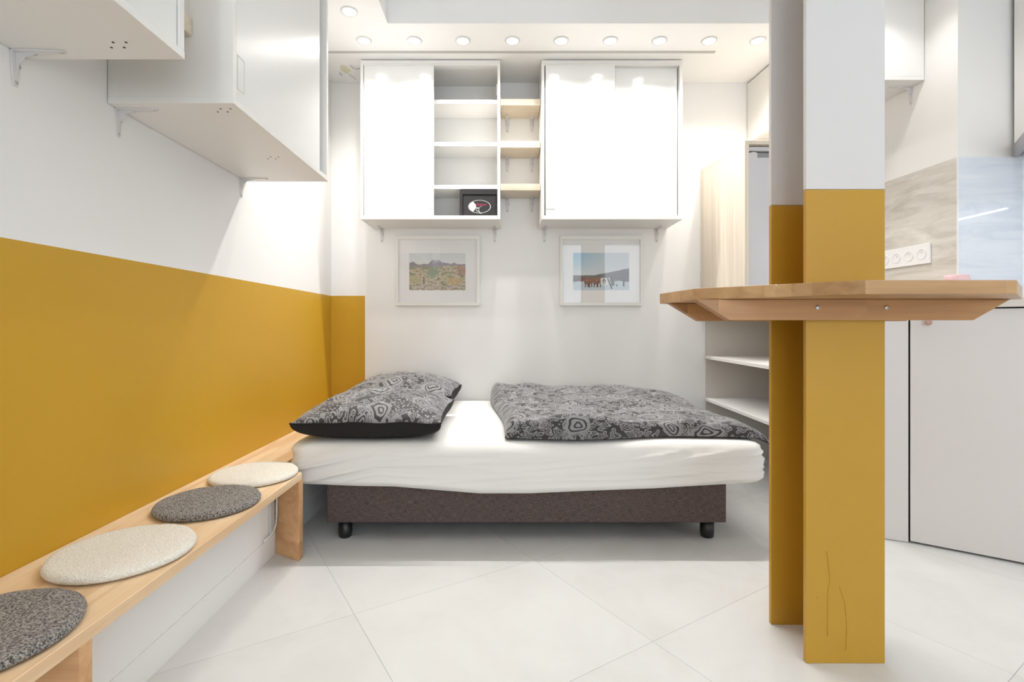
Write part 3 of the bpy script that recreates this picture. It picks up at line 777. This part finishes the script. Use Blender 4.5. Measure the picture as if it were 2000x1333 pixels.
def pillow(cxp, cyp, a, bb_, seam, top, bot, rz, seed, label, tilt=0.0):
    n = 56; mb = MB(); cl = []
    g = {}
    cr, sr = math.cos(rz), math.sin(rz)
    def P(u, v, side):
        x = a * u * (1 - 0.055 * (1 - v * v) ** 1.0); y = bb_ * v * (1 - 0.025 * (1 - u * u))
        e = max(0, (1 - u * u)) * max(0, (1 - v * v))
        if side > 0: h = top * (e ** 0.50) * (1 + 0.10 * noise.noise(Vector((u * 1.6, v * 1.6, seed))))
        else: h = -min(bot, bot * 1.25 * (e ** 0.24))
        wr = noise.noise(Vector((u * 5, v * 5, seed + 3))) * 0.010 + noise.noise(Vector((u * 9, v * 9, seed + 9))) * 0.006
        ed = e ** 0.3
        if side > 0: h += wr * ed
        # seam waviness and drooping corners
        s = 0.006 * noise.noise(Vector((u * 3, v * 3, seed + 7)))
        h += s * (1 - ed) + tilt * v
        return (cxp + x * cr - y * sr, cyp + x * sr + y * cr, max(seam + h, MT + 0.0035))
    def idx(i, j, side):
        b_ = i in (0, n) or j in (0, n)
        k = (i, j, 0 if b_ else side)
        if k not in g:
            # denser rows near the edges
            u = math.sin((i / n * 2 - 1) * PI / 2); v = math.sin((j / n * 2 - 1) * PI / 2)
            g[k] = mb.bm.verts.new(P(u, v, side)); cl.append((u * a + seed * 1.37, v * bb_ + seed * .61, 0))
        return g[k]
    for side in (1, -1):
        mb.mi = 0 if side > 0 else 1
        for i in range(n):
            for j in range(n):
                q = [idx(i, j, side), idx(i + 1, j, side), idx(i + 1, j + 1, side), idx(i, j + 1, side)]
                if side < 0: q = q[::-1]
                f = mb.bm.faces.new(q); f.smooth = True; f.material_index = mb.mi
    o = mb.build('pillow', [PAIS, BLACKC], loc=(cxp, cyp, MT), recalc=False)
    set_cloth(o, lambda i: cl[i])
    # welt seam all round
    m2 = MB(); pts = []
    for k in range(60): pts.append(P(math.sin((k / 60 * 2 - 1) * PI / 2), -1, 1))
    for k in range(60): pts.append(P(1, math.sin((k / 60 * 2 - 1) * PI / 2), 1))
    for k in range(60): pts.append(P(-math.sin((k / 60 * 2 - 1) * PI / 2), 1, 1))
    for k in range(61): pts.append(P(-1, -math.sin((k / 60 * 2 - 1) * PI / 2), 1))
    m2.tube(pts, 0.0032, 6); m2.build('seam', BLACKC, o)
    return tag(o, label, 'pillow', 'grey paisley pillows')
pillow(-0.548, 2.262, 0.297, 0.287, MT + 0.076, 0.100, 0.0755, 0.012, 1.0, 'grey and black paisley pillow at the front of the bed, black underside showing', tilt=0.004)
pillow(-0.562, 2.868, 0.294, 0.258, MT + 0.090, 0.100, 0.088, -0.02, 5.0, 'grey paisley pillow at the back against the wall, partly hidden by the front pillow')

# --- duvet
def duvet():
    nu, nv = 150, 90; mb = MB(); cl = []
    x0, x1, y0, y1 = -0.045, 1.075, 2.03, 3.10
    def left(y): return 0.008 - 0.085 * max(0, (y - 2.05)) + 0.012 * math.sin(y * 6)
    def right(y): return 1.070 - 0.055 * ((y - 2.05) / 1.0) + 0.008 * math.sin(y * 7)
    def front(x): return 2.008 + 0.035 * math.exp(-((x - 0.30) / 0.22) ** 2) * -1 + 0.030 * math.exp(-((x - 0.72) / 0.22) ** 2) + 0.012
    top, botv = {}, {}
    def P(i, j):
        u, v = i / nu, j / nv
        # spacing denser near the rim
        u = 0.5 - 0.5 * math.cos(PI * u) * (0.35) - 0.5 * (1 - 2 * u) * 0.65
        v = 0.5 - 0.5 * math.cos(PI * v) * (0.35) - 0.5 * (1 - 2 * v) * 0.65
        u = max(0, min(1, u)); v = max(0, min(1, v))
        yb = 3.09 - 0.012 * math.sin(u * 9)
        xa, xb = left(2.05 + v), right(2.05 + v)
        x = xa + (xb - xa) * u
        yf = front(x)
        y = yf + (yb - yf) * v
        th = 0.083 - 0.018 * u                           # loft
        th += 0.018 * math.exp(-((v - 0.98) / 0.16) ** 2) * (1 - 0.3 * u)   # bunched against the wall
        th += 0.020 * noise.noise(Vector((x * 3.2, y * 3.2, 1.5))) + 0.016 * noise.noise(Vector((x * 6, y * 8, 4.0))) + 0.012 * (0.5 - abs(noise.noise(Vector((x * 5 + y * 3, y * 5, 6.0)))) * 2)
        th += 0.008 * math.sin(7 * x + 9 * y)
        # thin at the right end, tucked corner
        th *= 1 - 0.55 * max(0, (u - 0.72) / 0.28) ** 1.2 * (1 - 0.2 * v)
        th = max(0.022, th)
        # rounded rim
        du = min(u * (xb - xa), (1 - u) * (xb - xa)); dv = min(v * (yb - yf), (1 - v) * (yb - yf))
        f = 1.0
        for dd, R in ((du, 0.05), (dv, 0.035)):
            if dd < R: f *= math.sqrt(max(0, 1 - (1 - dd / R) ** 2))
        wr = 0.0035 * noise.noise(Vector((x * 18, y * 18, 7))) + 0.002 * noise.noise(Vector((x * 40, y * 40, 9)))
        h = 0.006 + (th + wr) * max(f, 0.0) + 0.0
        drop = 0.0
        if x > MX1 - 0.05: drop = (x - (MX1 - 0.05)) ** 2 * 4.0
        if y < MY0 + 0.05: drop += 0
        return (x, y, MT + h - drop), (x - h * (0.8 if u < .5 else -.8) * (du < .06), y + h * 1.1, 1.0)
    for j in range(nv + 1):
        for i in range(nu + 1):
            p, q = P(i, j)
            top[i, j] = mb.bm.verts.new(p); cl.append((q[0] + 3, q[1] + (1 - q[2]) * 0.05, 0))
    for j in range(nv + 1):
        for i in range(nu + 1):
            if i in (0, nu) or j in (0, nv): botv[i, j] = top[i, j]
            else:
                p, q = P(i, j); zz = MT + 0.003 - (4.0 * (p[0] - (MX1 - 0.05)) ** 2 if p[0] > MX1 - 0.05 else 0)
                botv[i, j] = mb.bm.verts.new((p[0], p[1], zz)); cl.append((q[0], q[1], 0))
    for i in range(nu):
        for j in range(nv):
            mb.bm.faces.new((top[i, j], top[i + 1, j], top[i + 1, j + 1], top[i, j + 1])).smooth = True
            f = mb.bm.faces.new((botv[i, j + 1], botv[i + 1, j + 1], botv[i + 1, j], botv[i, j])); f.smooth = True; f.material_index = 1
    o = mb.build('duvet', [PAIS, BLACKC], loc=(0.5, 2.5, MT), recalc=False)
    set_cloth(o, lambda i: cl[i])
    return tag(o, 'folded charcoal and grey paisley duvet lying on the right half of the bed', 'duvet')
duvet()

# ================================================================== STEEL COLUMN (H section)
cx0, cx1, cy0, cy1, tf, xm = 0.7705, 0.9720, 1.279, 1.459, 0.013, 0.872
prof = [(cx0, cy0), (cx1, cy0), (cx1, cy0 + tf), (xm + .0045, cy0 + tf), (xm + .0045, cy1 - tf), (cx1, cy1 - tf), (cx1, cy1), (cx0, cy1), (cx0, cy1 - tf), (xm - .0045, cy1 - tf), (xm - .0045, cy0 + tf), (cx0, cy0 + tf)]
col = empty('steel_column', (0.872, 1.37, 0), 'steel H-section column, mustard below and white above, standing beside the bed', 'column')
MB().prism(prof, 0.0, 1.2095, bev=0.0015, seg=2).build('painted_base', YELC, col)
MB().prism(prof, 1.21, ZT, bev=0.0012, seg=1).build('upper_shaft', WHC, col)
def cpt(px, py): return ((px - VX) * cy0 / F, cy0 - 0.0004, CH + (VY - py) * cy0 / F)
for ln in ([(1615, 1078), (1621, 1135), (1617, 1153), (1616, 1241)], [(1639, 1146), (1650, 1177), (1654, 1221), (1652, 1270)]):
    P_ = []
    for a_, b_ in zip(ln, ln[1:]):
        for k in range(5): P_.append(cpt(a_[0] + (b_[0] - a_[0]) * k / 5, a_[1] + (b_[1] - a_[1]) * k / 5))
    P_.append(cpt(*ln[-1])); MB().tube(P_, 0.0009, 6).build('paint_drip', YELC, col)
for q in ((1636, 1049), (1652, 1080), (1596, 1168), (1616, 1241), (1652, 1270)):
    MB().lathe([(0.0022, 0), (0.0018, 0.0012), (0, 0.0018)], Vector(cpt(*q)) + Vector((0, 0.0004, 0)), (0, -1, 0), 8, cap=False).build('paint_drip', YELC, col)

# ================================================================== BAR TABLE clamped on the column
bt = empty('bar_table', (0.872, 1.37, CH + 0.0155), 'beech bar table top with cut corners, bolted around the mustard column', 'table')
poly = [(0.466, 1.50), (0.491, 1.288), (0.765, 1.058), (1.083, 1.058), (1.292, 1.25), (1.292, 1.50), (1.06, 1.70), (0.70, 1.70)]
MB().prism(poly, CH + 0.068, CH + 0.098, bev=0.002, seg=2).build('table_top', BEECH, bt)
for (y0, y1, xl, xr) in ((1.249, 1.2785, 0.0, 0.0), (1.4595, 1.489, 0.008, 0.0)):
    z0, z1 = CH + 0.0155, CH + 0.0675
    mb = MB(); mb.ext([(0.476 + xl, y0, z1), (0.562 + xl, y0, z0), (1.170, y0, z0), (1.262, y0, z1)], (0, y1 - y0, 0), bev=0.0012, seg=1)
    ap = mb.build('apron_board', BEECHB, bt)
    if y0 < 1.3:
        for px in (1597, 1731):
            x = (px - VX) * y0 / F
            s = MB(); s.lathe([(0.0058, 0), (0.0055, 0.002), (0.0035, 0.0026), (0.0, 0.0027)], (x, y0, CH + 0.047), (0, -1, 0), 16, cap=False)
            s.build('screw_head', STEEL, ap)

# ================================================================== FRIDGE HOUSING, FRIDGE, SHELVES
fh = empty('fridge_housing', (1.5, 2.9, CH + 0.05), 'pale wood-grain housing around the fridge, behind the column', 'cabinet')
MB().prism([(1.278, 2.66), (1.300, 2.66), (1.262, 3.158), (1.240, 3.158)], CH + 0.05, CH + 0.9665, bev=0.0008, seg=1).build('side_panel', ASHV, fh)
MB().prism([(1.278, 2.66), (1.83, 2.66), (1.83, 3.158), (1.240, 3.158)], CH + 0.967, CH + 0.987, bev=0.0008, seg=1).build('top_board', ASHV, fh)
MB().prism([(1.302, 2.67), (1.83, 2.67), (1.83, 3.158), (1.264, 3.158)], CH + 0.05, CH + 0.07).build('bottom_board', ASHV, fh)
B(1.808, 1.83, 2.66, 3.158, CH + 0.0705, CH + 0.9665).build('side_panel', ASHV, fh)
fr = empty('fridge', (1.55, 2.9, CH + 0.07), 'grey-white fridge inside the wood-grain housing, top corner and handle recess visible', 'fridge')
FRW = mat('fridge_enamel', (218, 217, 220), 0.35, 0.4)
B(1.309, 1.80, 2.73, 3.12, CH + 0.0705, CH + 0.962).build('body', FRW, fr)
B(1.309, 1.80, 2.682, 2.729, CH + 0.940, CH + 0.963, bev=0.006, seg=3).build('top_cap', FRW, fr)
dr = MB()
zt_ = CH + 0.934
yfd = 2.684
# door with a stepped handle recess at its upper edge
pts = [(1.309, yfd, CH + 0.075), (1.80, yfd, CH + 0.075), (1.80, yfd, zt_), (1.62, yfd, zt_), (1.62, yfd, zt_ - 0.030), (1.357, yfd, zt_ - 0.030), (1.357, yfd, zt_ - 0.004), (1.335, yfd, zt_ + 0.002), (1.309, yfd, zt_ - 0.006)]
dr.ext(pts, (0, 0.044, 0), bev=0.0015, seg=2)
dro = dr.build('door', FRW, fr)
B(1.357, 1.62, yfd + 0.012, yfd + 0.04, zt_ - 0.030, zt_ - 0.002).build('handle_recess', mat('grey_handle', (160, 160, 160), 0.45), dro)

sh = empty('shelving_unit', (1.5, 2.75, 0), 'open white shelving unit under the fridge, right of the bed end', 'shelf')
for h in (0.184, 0.447):
    MB().prism([(1.243, 2.30), (1.56, 2.30), (1.56, 2.66), (1.80, 2.66), (1.80, 3.157), (1.262, 3.157)], CH - h - 0.018, CH - h, bev=0.001, seg=1).build('shelf_board', LAM, sh)
B(1.803, 1.825, 2.66, 3.157, 0.0, CH + 0.049).build('side_panel', LAM, sh)
B(1.562, 1.58, 2.28, 2.64, 0.0, CH - 0.184).build('divider', LAM, sh)
B(1.27, 1.80, 3.150, 3.158, 0.02, CH + 0.049).build('back_panel', mat('beige_laminate', (214, 206, 196), 0.5), sh)

# ================================================================== KITCHEN
def wallA(y): return 1.968 - (y - 2.175) * 0.0569
# upper cabinet
kz = CH + 1.148
uc = empty('wall_cabinet', (1.75, 2.7, kz), 'white kitchen wall cabinet up at the ceiling behind the white column shaft', 'cabinet', 'kitchen cabinets')
MB().prism([(1.60, 2.335), (wallA(2.335) - .002, 2.335), (wallA(3.158) - .002, 3.158), (1.545, 3.158)], kz, kz + 0.018, bev=0.0006, seg=1).build('bottom_board', LAM, uc)
MB().prism([(1.602, 2.3355), (wallA(2.335) - .003, 2.3355), (wallA(3.158) - .003, 3.158), (1.547, 3.158)], kz + 0.0185, ZC - 0.008).build('carcass', LAM, uc)
MB().prism([(1.586, 2.337), (1.601, 2.338), (1.546, 3.156), (1.531, 3.155)], kz + 0.002, ZC - 0.010, bev=0.001, seg=1).build('door', LAM, uc)
bracket(uc, wallA(2.407), 2.407, kz, (-1, -0.05), 0.085, 0.11)

# base cabinets: worktop polygon
dvec = Vector((0.814, -0.581)); nrm = Vector((0.581, 0.814))
D0 = Vector((1.611, 1.992)); P0_ = Vector((1.503, 2.040))
D1 = D0 + dvec * 1.28
zdt = CH + 0.066; zw0, zw1 = CH + 0.071, CH + 0.104
wk = [(P0_.x - 0.004, P0_.y - 0.018), (D0.x - 0.006, D0.y - 0.018), tuple(D1 - nrm * 0.018), tuple(D1 + nrm * 0.50), (KB1[0] + 0.002, KB1[1] - 0.012), (KA1[0] - 0.010, KA1[1] - 0.012), (wallA(2.62) - 0.010, 2.62), (1.61, 2.62), (1.61, 2.22), (P0_.x, 2.22)]
tag(MB().prism(wk, zw0, zw1, bev=0.002, seg=2).build('worktop', WORKT, loc=(1.9, 2.0, zw0)), 'pale beige kitchen worktop, seen past the right end of the bar table', 'worktop')
bc = empty('base_cabinet', (1.9, 2.0, 0), 'off-white kitchen base cabinet with a big door set at an angle', 'cabinet', 'kitchen cabinets')
inset = nrm * 0.022
pl = [tuple(P0_ + Vector((0.0, 0.024))), tuple(D0 + inset), tuple(D1 + inset), tuple(D1 + nrm * 0.49), (KB1[0], KB1[1] - 0.014), (KA1[0] - 0.012, KA1[1] - 0.014), (wallA(2.60) - 0.012, 2.60), (1.615, 2.60), (1.615, 2.21), (P0_.x, 2.21)]
MB().prism(pl, 0.0, zw0 - 0.0005).build('carcass', DARKGAP, bc)
# fixed filler panel and the door
g = 0.0025
def slab(a, b_, z0, z1, m, nm, parent):
    a = Vector(a); b_ = Vector(b_); d_ = (b_ - a).normalized(); nn = Vector((-d_.y, d_.x)) * 0.018
    if nn.y < 0: nn = -nn
    return MB().prism([tuple(a), tuple(b_), tuple(b_ + nn), tuple(a + nn)], z0, z1, bev=0.0012, seg=2).build(nm, m, parent)
slab(P0_, D0 - Vector((0.0035, -0.0012)), 0.002, zdt, KDOOR, 'filler_panel', bc)
dd = slab(D0 + dvec * 0.002, D0 + dvec * 0.62, 0.008, zdt, KDOOR, 'door', bc)
slab(D0 + dvec * 0.626, D1, 0.008, zdt, KDOOR, 'door', bc)
kx = D0 + dvec * 0.056
kk = Vector((kx.x, kx.y, CH + 0.0155))
MB().lathe([(0.005, 0), (0.005, 0.010), (0.0095, 0.014), (0.0115, 0.019), (0.0105, 0.0235), (0.006, 0.0255), (0.0, 0.026)], kk, (-nrm.x, -nrm.y, 0), 24, cap=False).build('knob', mat('rosewood_knob', (188, 150, 132), 0.45), dd)

# backsplash slabs
def travertine(name, c1, c2, c3, rough, coat, axis):
    m = bpy.data.materials.new(name); m.use_nodes = True
    nt = m.node_tree; b = nt.nodes['Principled BSDF']; tc = nt.nodes.new('ShaderNodeTexCoord')
    mp = nt.nodes.new('ShaderNodeMapping'); mp.inputs['Scale'].default_value = (1.6, 1.6, 9.0); mp.inputs['Rotation'].default_value = axis
    nt.links.new(tc.outputs['Object'], mp.inputs[0])
    n = nt.nodes.new('ShaderNodeTexNoise'); n.inputs['Scale'].default_value = 1.8; n.inputs['Detail'].default_value = 7; n.inputs['Distortion'].default_value = 0.9; n.inputs['Roughness'].default_value = 0.62
    nt.links.new(mp.outputs[0], n.inputs['Vector'])
    nt.links.new(ramp(nt, n.outputs['Fac'], [(0.30, srgb(*c1)), (0.5, srgb(*c2)), (0.68, srgb(*c3))]), b.inputs['Base Color'])
    b.inputs['Roughness'].default_value = rough; b.inputs['Coat Weight'].default_value = coat; b.inputs['Coat Roughness'].default_value = 0.03
    return m
TRA = travertine('grey_travertine_slab', (188, 180, 168), (212, 206, 196), (228, 223, 215), 0.45, 0.0, (0.12, 0.0, 0.0))
TRB = travertine('glossy_pale_slab', (214, 222, 234), (228, 234, 243), (236, 240, 247), 0.22, 0.6, (0.0, 0.08, 0.0))
zs = CH + 0.733
bs = empty('backsplash', (1.95, 2.3, zw1), 'grey veined stone backsplash above the worktop', 'backsplash')
MB().prism([(wallA(2.62) - .009, 2.62), (KA1[0] - .009, KA1[1] - 0.009), (KA1[0] - .001, KA1[1] - 0.001), (wallA(2.62) - .001, 2.62)], zw1 + 0.001, zs).build('slab', TRA, bs)
bs2 = empty('backsplash', (2.1, 2.17, zw1), 'glossy bluish white backsplash slab at the right edge, with a bright lamp reflection', 'backsplash')
MB().prism([(KA1[0] - 0.007, KA1[1] - 0.009), (KB1[0] - 0.002, KB1[1] - 0.009), (KB1[0] - 0.002, KB1[1] - 0.001), (KA1[0] - 0.001, KA1[1] - 0.001)], zw1 + 0.001, zs).build('slab', TRB, bs2)
cdir = Vector((KC1[0] - KB1[0], KC1[1] - KB1[1])).normalized(); cn = Vector((cdir.y, -cdir.x))
if cn.y > 0: cn = -cn
q0 = Vector(KB1) + cdir * 0.003; q1 = Vector(KB1) + cdir * 0.80
MB().prism([tuple(q0 + cn * 0.001), tuple(q1 + cn * 0.001), tuple(q1 + cn * 0.009), tuple(q0 + cn * 0.009)], zw1 + 0.001, zs).build('slab', TRB, empty('backsplash', (2.5, 2.0, zw1), 'glossy slab under the range hood, turned towards the room at the right edge', 'backsplash'))
MB().prism([(KA1[0] - 0.0105, KA1[1] - 0.0105), (KA1[0] - 0.0065, KA1[1] - 0.0105), (KA1[0] - 0.0065, KA1[1] - 0.0092), (KA1[0] - 0.0092, KA1[1] - 0.0065), (KA1[0] - 0.0105, KA1[1] - 0.0065)], zw1 + 0.001, zs).build('corner_strip', mat('corner_strip_white', (240, 240, 238), 0.3), bs)

# socket strip
ss = empty('socket_strip', (1.95, 2.42, CH + 0.335), 'white four-gang power socket strip on the grey stone backsplash', 'socket')
wd = Vector((-0.0569, 1.0, 0)).normalized(); wn_ = Vector((-wd.y, wd.x, 0))
ys = 2.291; SP = 0.0695
def onA(y, off, z): return Vector((wallA(y) - 0.009, y, z)) + wn_ * off
zc_ = CH + 0.336
mb = MB()
a_ = onA(ys, 0.0003, zc_ - 0.046); b2 = onA(ys + 4.12 * SP, 0.0003, zc_ - 0.046)
mb.ext([a_, b2, b2 + Vector((0, 0, 0.092)), a_ + Vector((0, 0, 0.092))], wn_ * 0.009, bev=0.0015, seg=2)
SOC = mat('white_socket_plastic', (240, 238, 236), 0.3)
fp_ = mb.build('frame_plate', SOC, ss)
SHD = mat('socket_well', (214, 212, 210), 0.4)
for k in range(4):
    y = ys + (0.56 + k) * SP
    c = onA(y, 0.0095, zc_)
    s_ = MB().lathe([(0.024, 0.0), (0.024, 0.0015), (0.0215, 0.0018), (0.0205, -0.006), (0.0, -0.006)], c, wn_, 28, cap=False).build('socket', SHD if False else SOC, ss)
    MB().lathe([(0.019, -0.0055), (0.0, -0.0055)], c, wn_, 24, cap=False).build('socket_well', SHD, s_)
    for (dy, dz) in ((-0.008, -0.003), (0.008, -0.003)):
        MB().lathe([(0.0027, -0.0050), (0.0, -0.0048)], c + wd * dy + Vector((0, 0, dz)), wn_, 10, cap=False).build('pin_hole', DARKGAP, s_)
    MB().lathe([(0.0024, -0.006), (0.0024, 0.003), (0.0, 0.004)], c + Vector((0, 0, 0.010)), wn_, 10, cap=False).build('earth_pin', STEEL, s_)

# pink cup on the worktop
PINK = mat('pink_glaze', (240, 200, 204), 0.3, 0.5)
cupx, cupy = 1.850, 2.05
tag(MB().lathe([(0.0, 0.0), (0.028, 0.0), (0.031, 0.004), (0.038, 0.06), (0.041, 0.094), (0.040, 0.103), (0.036, 0.106), (0.030, 0.100), (0.028, 0.05), (0.0, 0.045)], (cupx, cupy, zw1), n=32, cap=False).build('cup', PINK, loc=(cupx, cupy, zw1)), 'pink cup on the worktop, its rim just showing above the bar table', 'cup')

# range hood on the diagonal wall
hd = empty('range_hood', (2.206, 2.175, CH + 0.728), 'grey metal range hood at the right edge of the picture', 'range hood')
HM = mat('hood_steel', (170, 170, 174), 0.35, 0.5, metal=0.4)
p0 = Vector((2.192, 2.160)); u_ = Vector((-0.581, -0.814)); v_ = Vector((0.814, -0.581))
pp = [tuple(p0), tuple(p0 + u_ * 0.36), tuple(p0 + u_ * 0.36 + v_ * 0.6), tuple(p0 + v_ * 0.55)]
MB().prism(pp, CH + 0.728, CH + 0.783, bev=0.002, seg=1).build('canopy', HM, hd)
pin = [tuple(p0 + u_ * 0.02 + v_ * 0.02), tuple(p0 + u_ * 0.34 + v_ * 0.02), tuple(p0 + u_ * 0.34 + v_ * 0.58), tuple(p0 + u_ * 0.02 + v_ * 0.5)]
MB().prism(pin, CH + 0.724, CH + 0.7275).build('filter', mat('filter_grille', (150, 152, 158), 0.4, metal=0.5), hd)
ch = [tuple(p0 + v_ * 0.004), tuple(p0 + u_ * 0.20 + v_ * 0.14), tuple(p0 + u_ * 0.20 + v_ * 0.42), tuple(p0 + v_ * 0.42)]
MB().prism(ch, CH + 0.7835, ZC - 0.001).build('chimney', WHITE, hd)

# LED strip under a wall cabinet on the right wall (outside the frame, reflected in the glossy slab)
kc = empty('wall_cabinet', (2.87, 1.0, CH + 0.66), 'white wall cabinet on the right wall outside the picture', 'cabinet', 'kitchen cabinets')
B(2.70, XR - 0.002, 0.4, 1.60, CH + 0.66, ZC - 0.004, bev=0.001, seg=1).build('carcass', LAM, kc)
t = empty('led_strip_light', (2.75, 1.0, CH + 0.65), 'linear lamp under the right wall cabinet outside the picture', 'lamp')
B(2.738, 2.762, 0.42, 1.59, CH + 0.648, CH + 0.6595).build('housing', STEEL, t)
LEDM = bpy.data.materials.new('led_diffuser'); LEDM.use_nodes = True
lb = LEDM.node_tree.nodes['Principled BSDF']; lb.inputs['Emission Color'].default_value = (0.85, 0.93, 1, 1); lb.inputs['Emission Strength'].default_value = 40
B(2.740, 2.760, 0.43, 1.585, CH + 0.6445, CH + 0.6478).build('diffuser', LEDM, t)

# ================================================================== small thing on the ceiling
t = empty('wire_stub', (-0.948, 3.0, ZC), 'yellowish putty patch with loose wire ends on the ceiling, left of the cabinets', 'wire')
mb = MB(); n = 20
ctr = mb.bm.verts.new((-0.945, 2.99, ZC - 0.006)); rg = []
for k in range(n):
    a = 2 * PI * k / n; r = 0.026 * (1 + 0.35 * noise.noise(Vector((math.cos(a) * 1.5, math.sin(a) * 1.5, 2))))
    rg.append(mb.bm.verts.new((-0.945 + r * 1.1 * math.cos(a), 2.99 + r * 2.0 * math.sin(a), ZC + 0.0005)))
for k in range(n): mb.bm.faces.new((ctr, rg[k], rg[(k + 1) % n])).smooth = True
mb.build('putty', mat('putty', (222, 220, 190), 0.8), t)
WS = mat('wire_sheath', (196, 192, 186), 0.5)
for pts in ([(-0.905, 2.95, ZC), (-0.890, 2.96, ZC - 0.010), (-0.868, 2.97, ZC - 0.012), (-0.855, 2.975, ZC - 0.003)],
            [(-0.94, 3.05, ZC), (-0.93, 3.05, ZC - 0.010), (-0.91, 3.06, ZC - 0.016), (-0.905, 3.06, ZC - 0.03)],
            [(-0.99, 3.03, ZC), (-0.985, 3.03, ZC - 0.014), (-0.975, 3.03, ZC - 0.018)]):
    MB().tube(pts, 0.003).build('wire', WS, t)
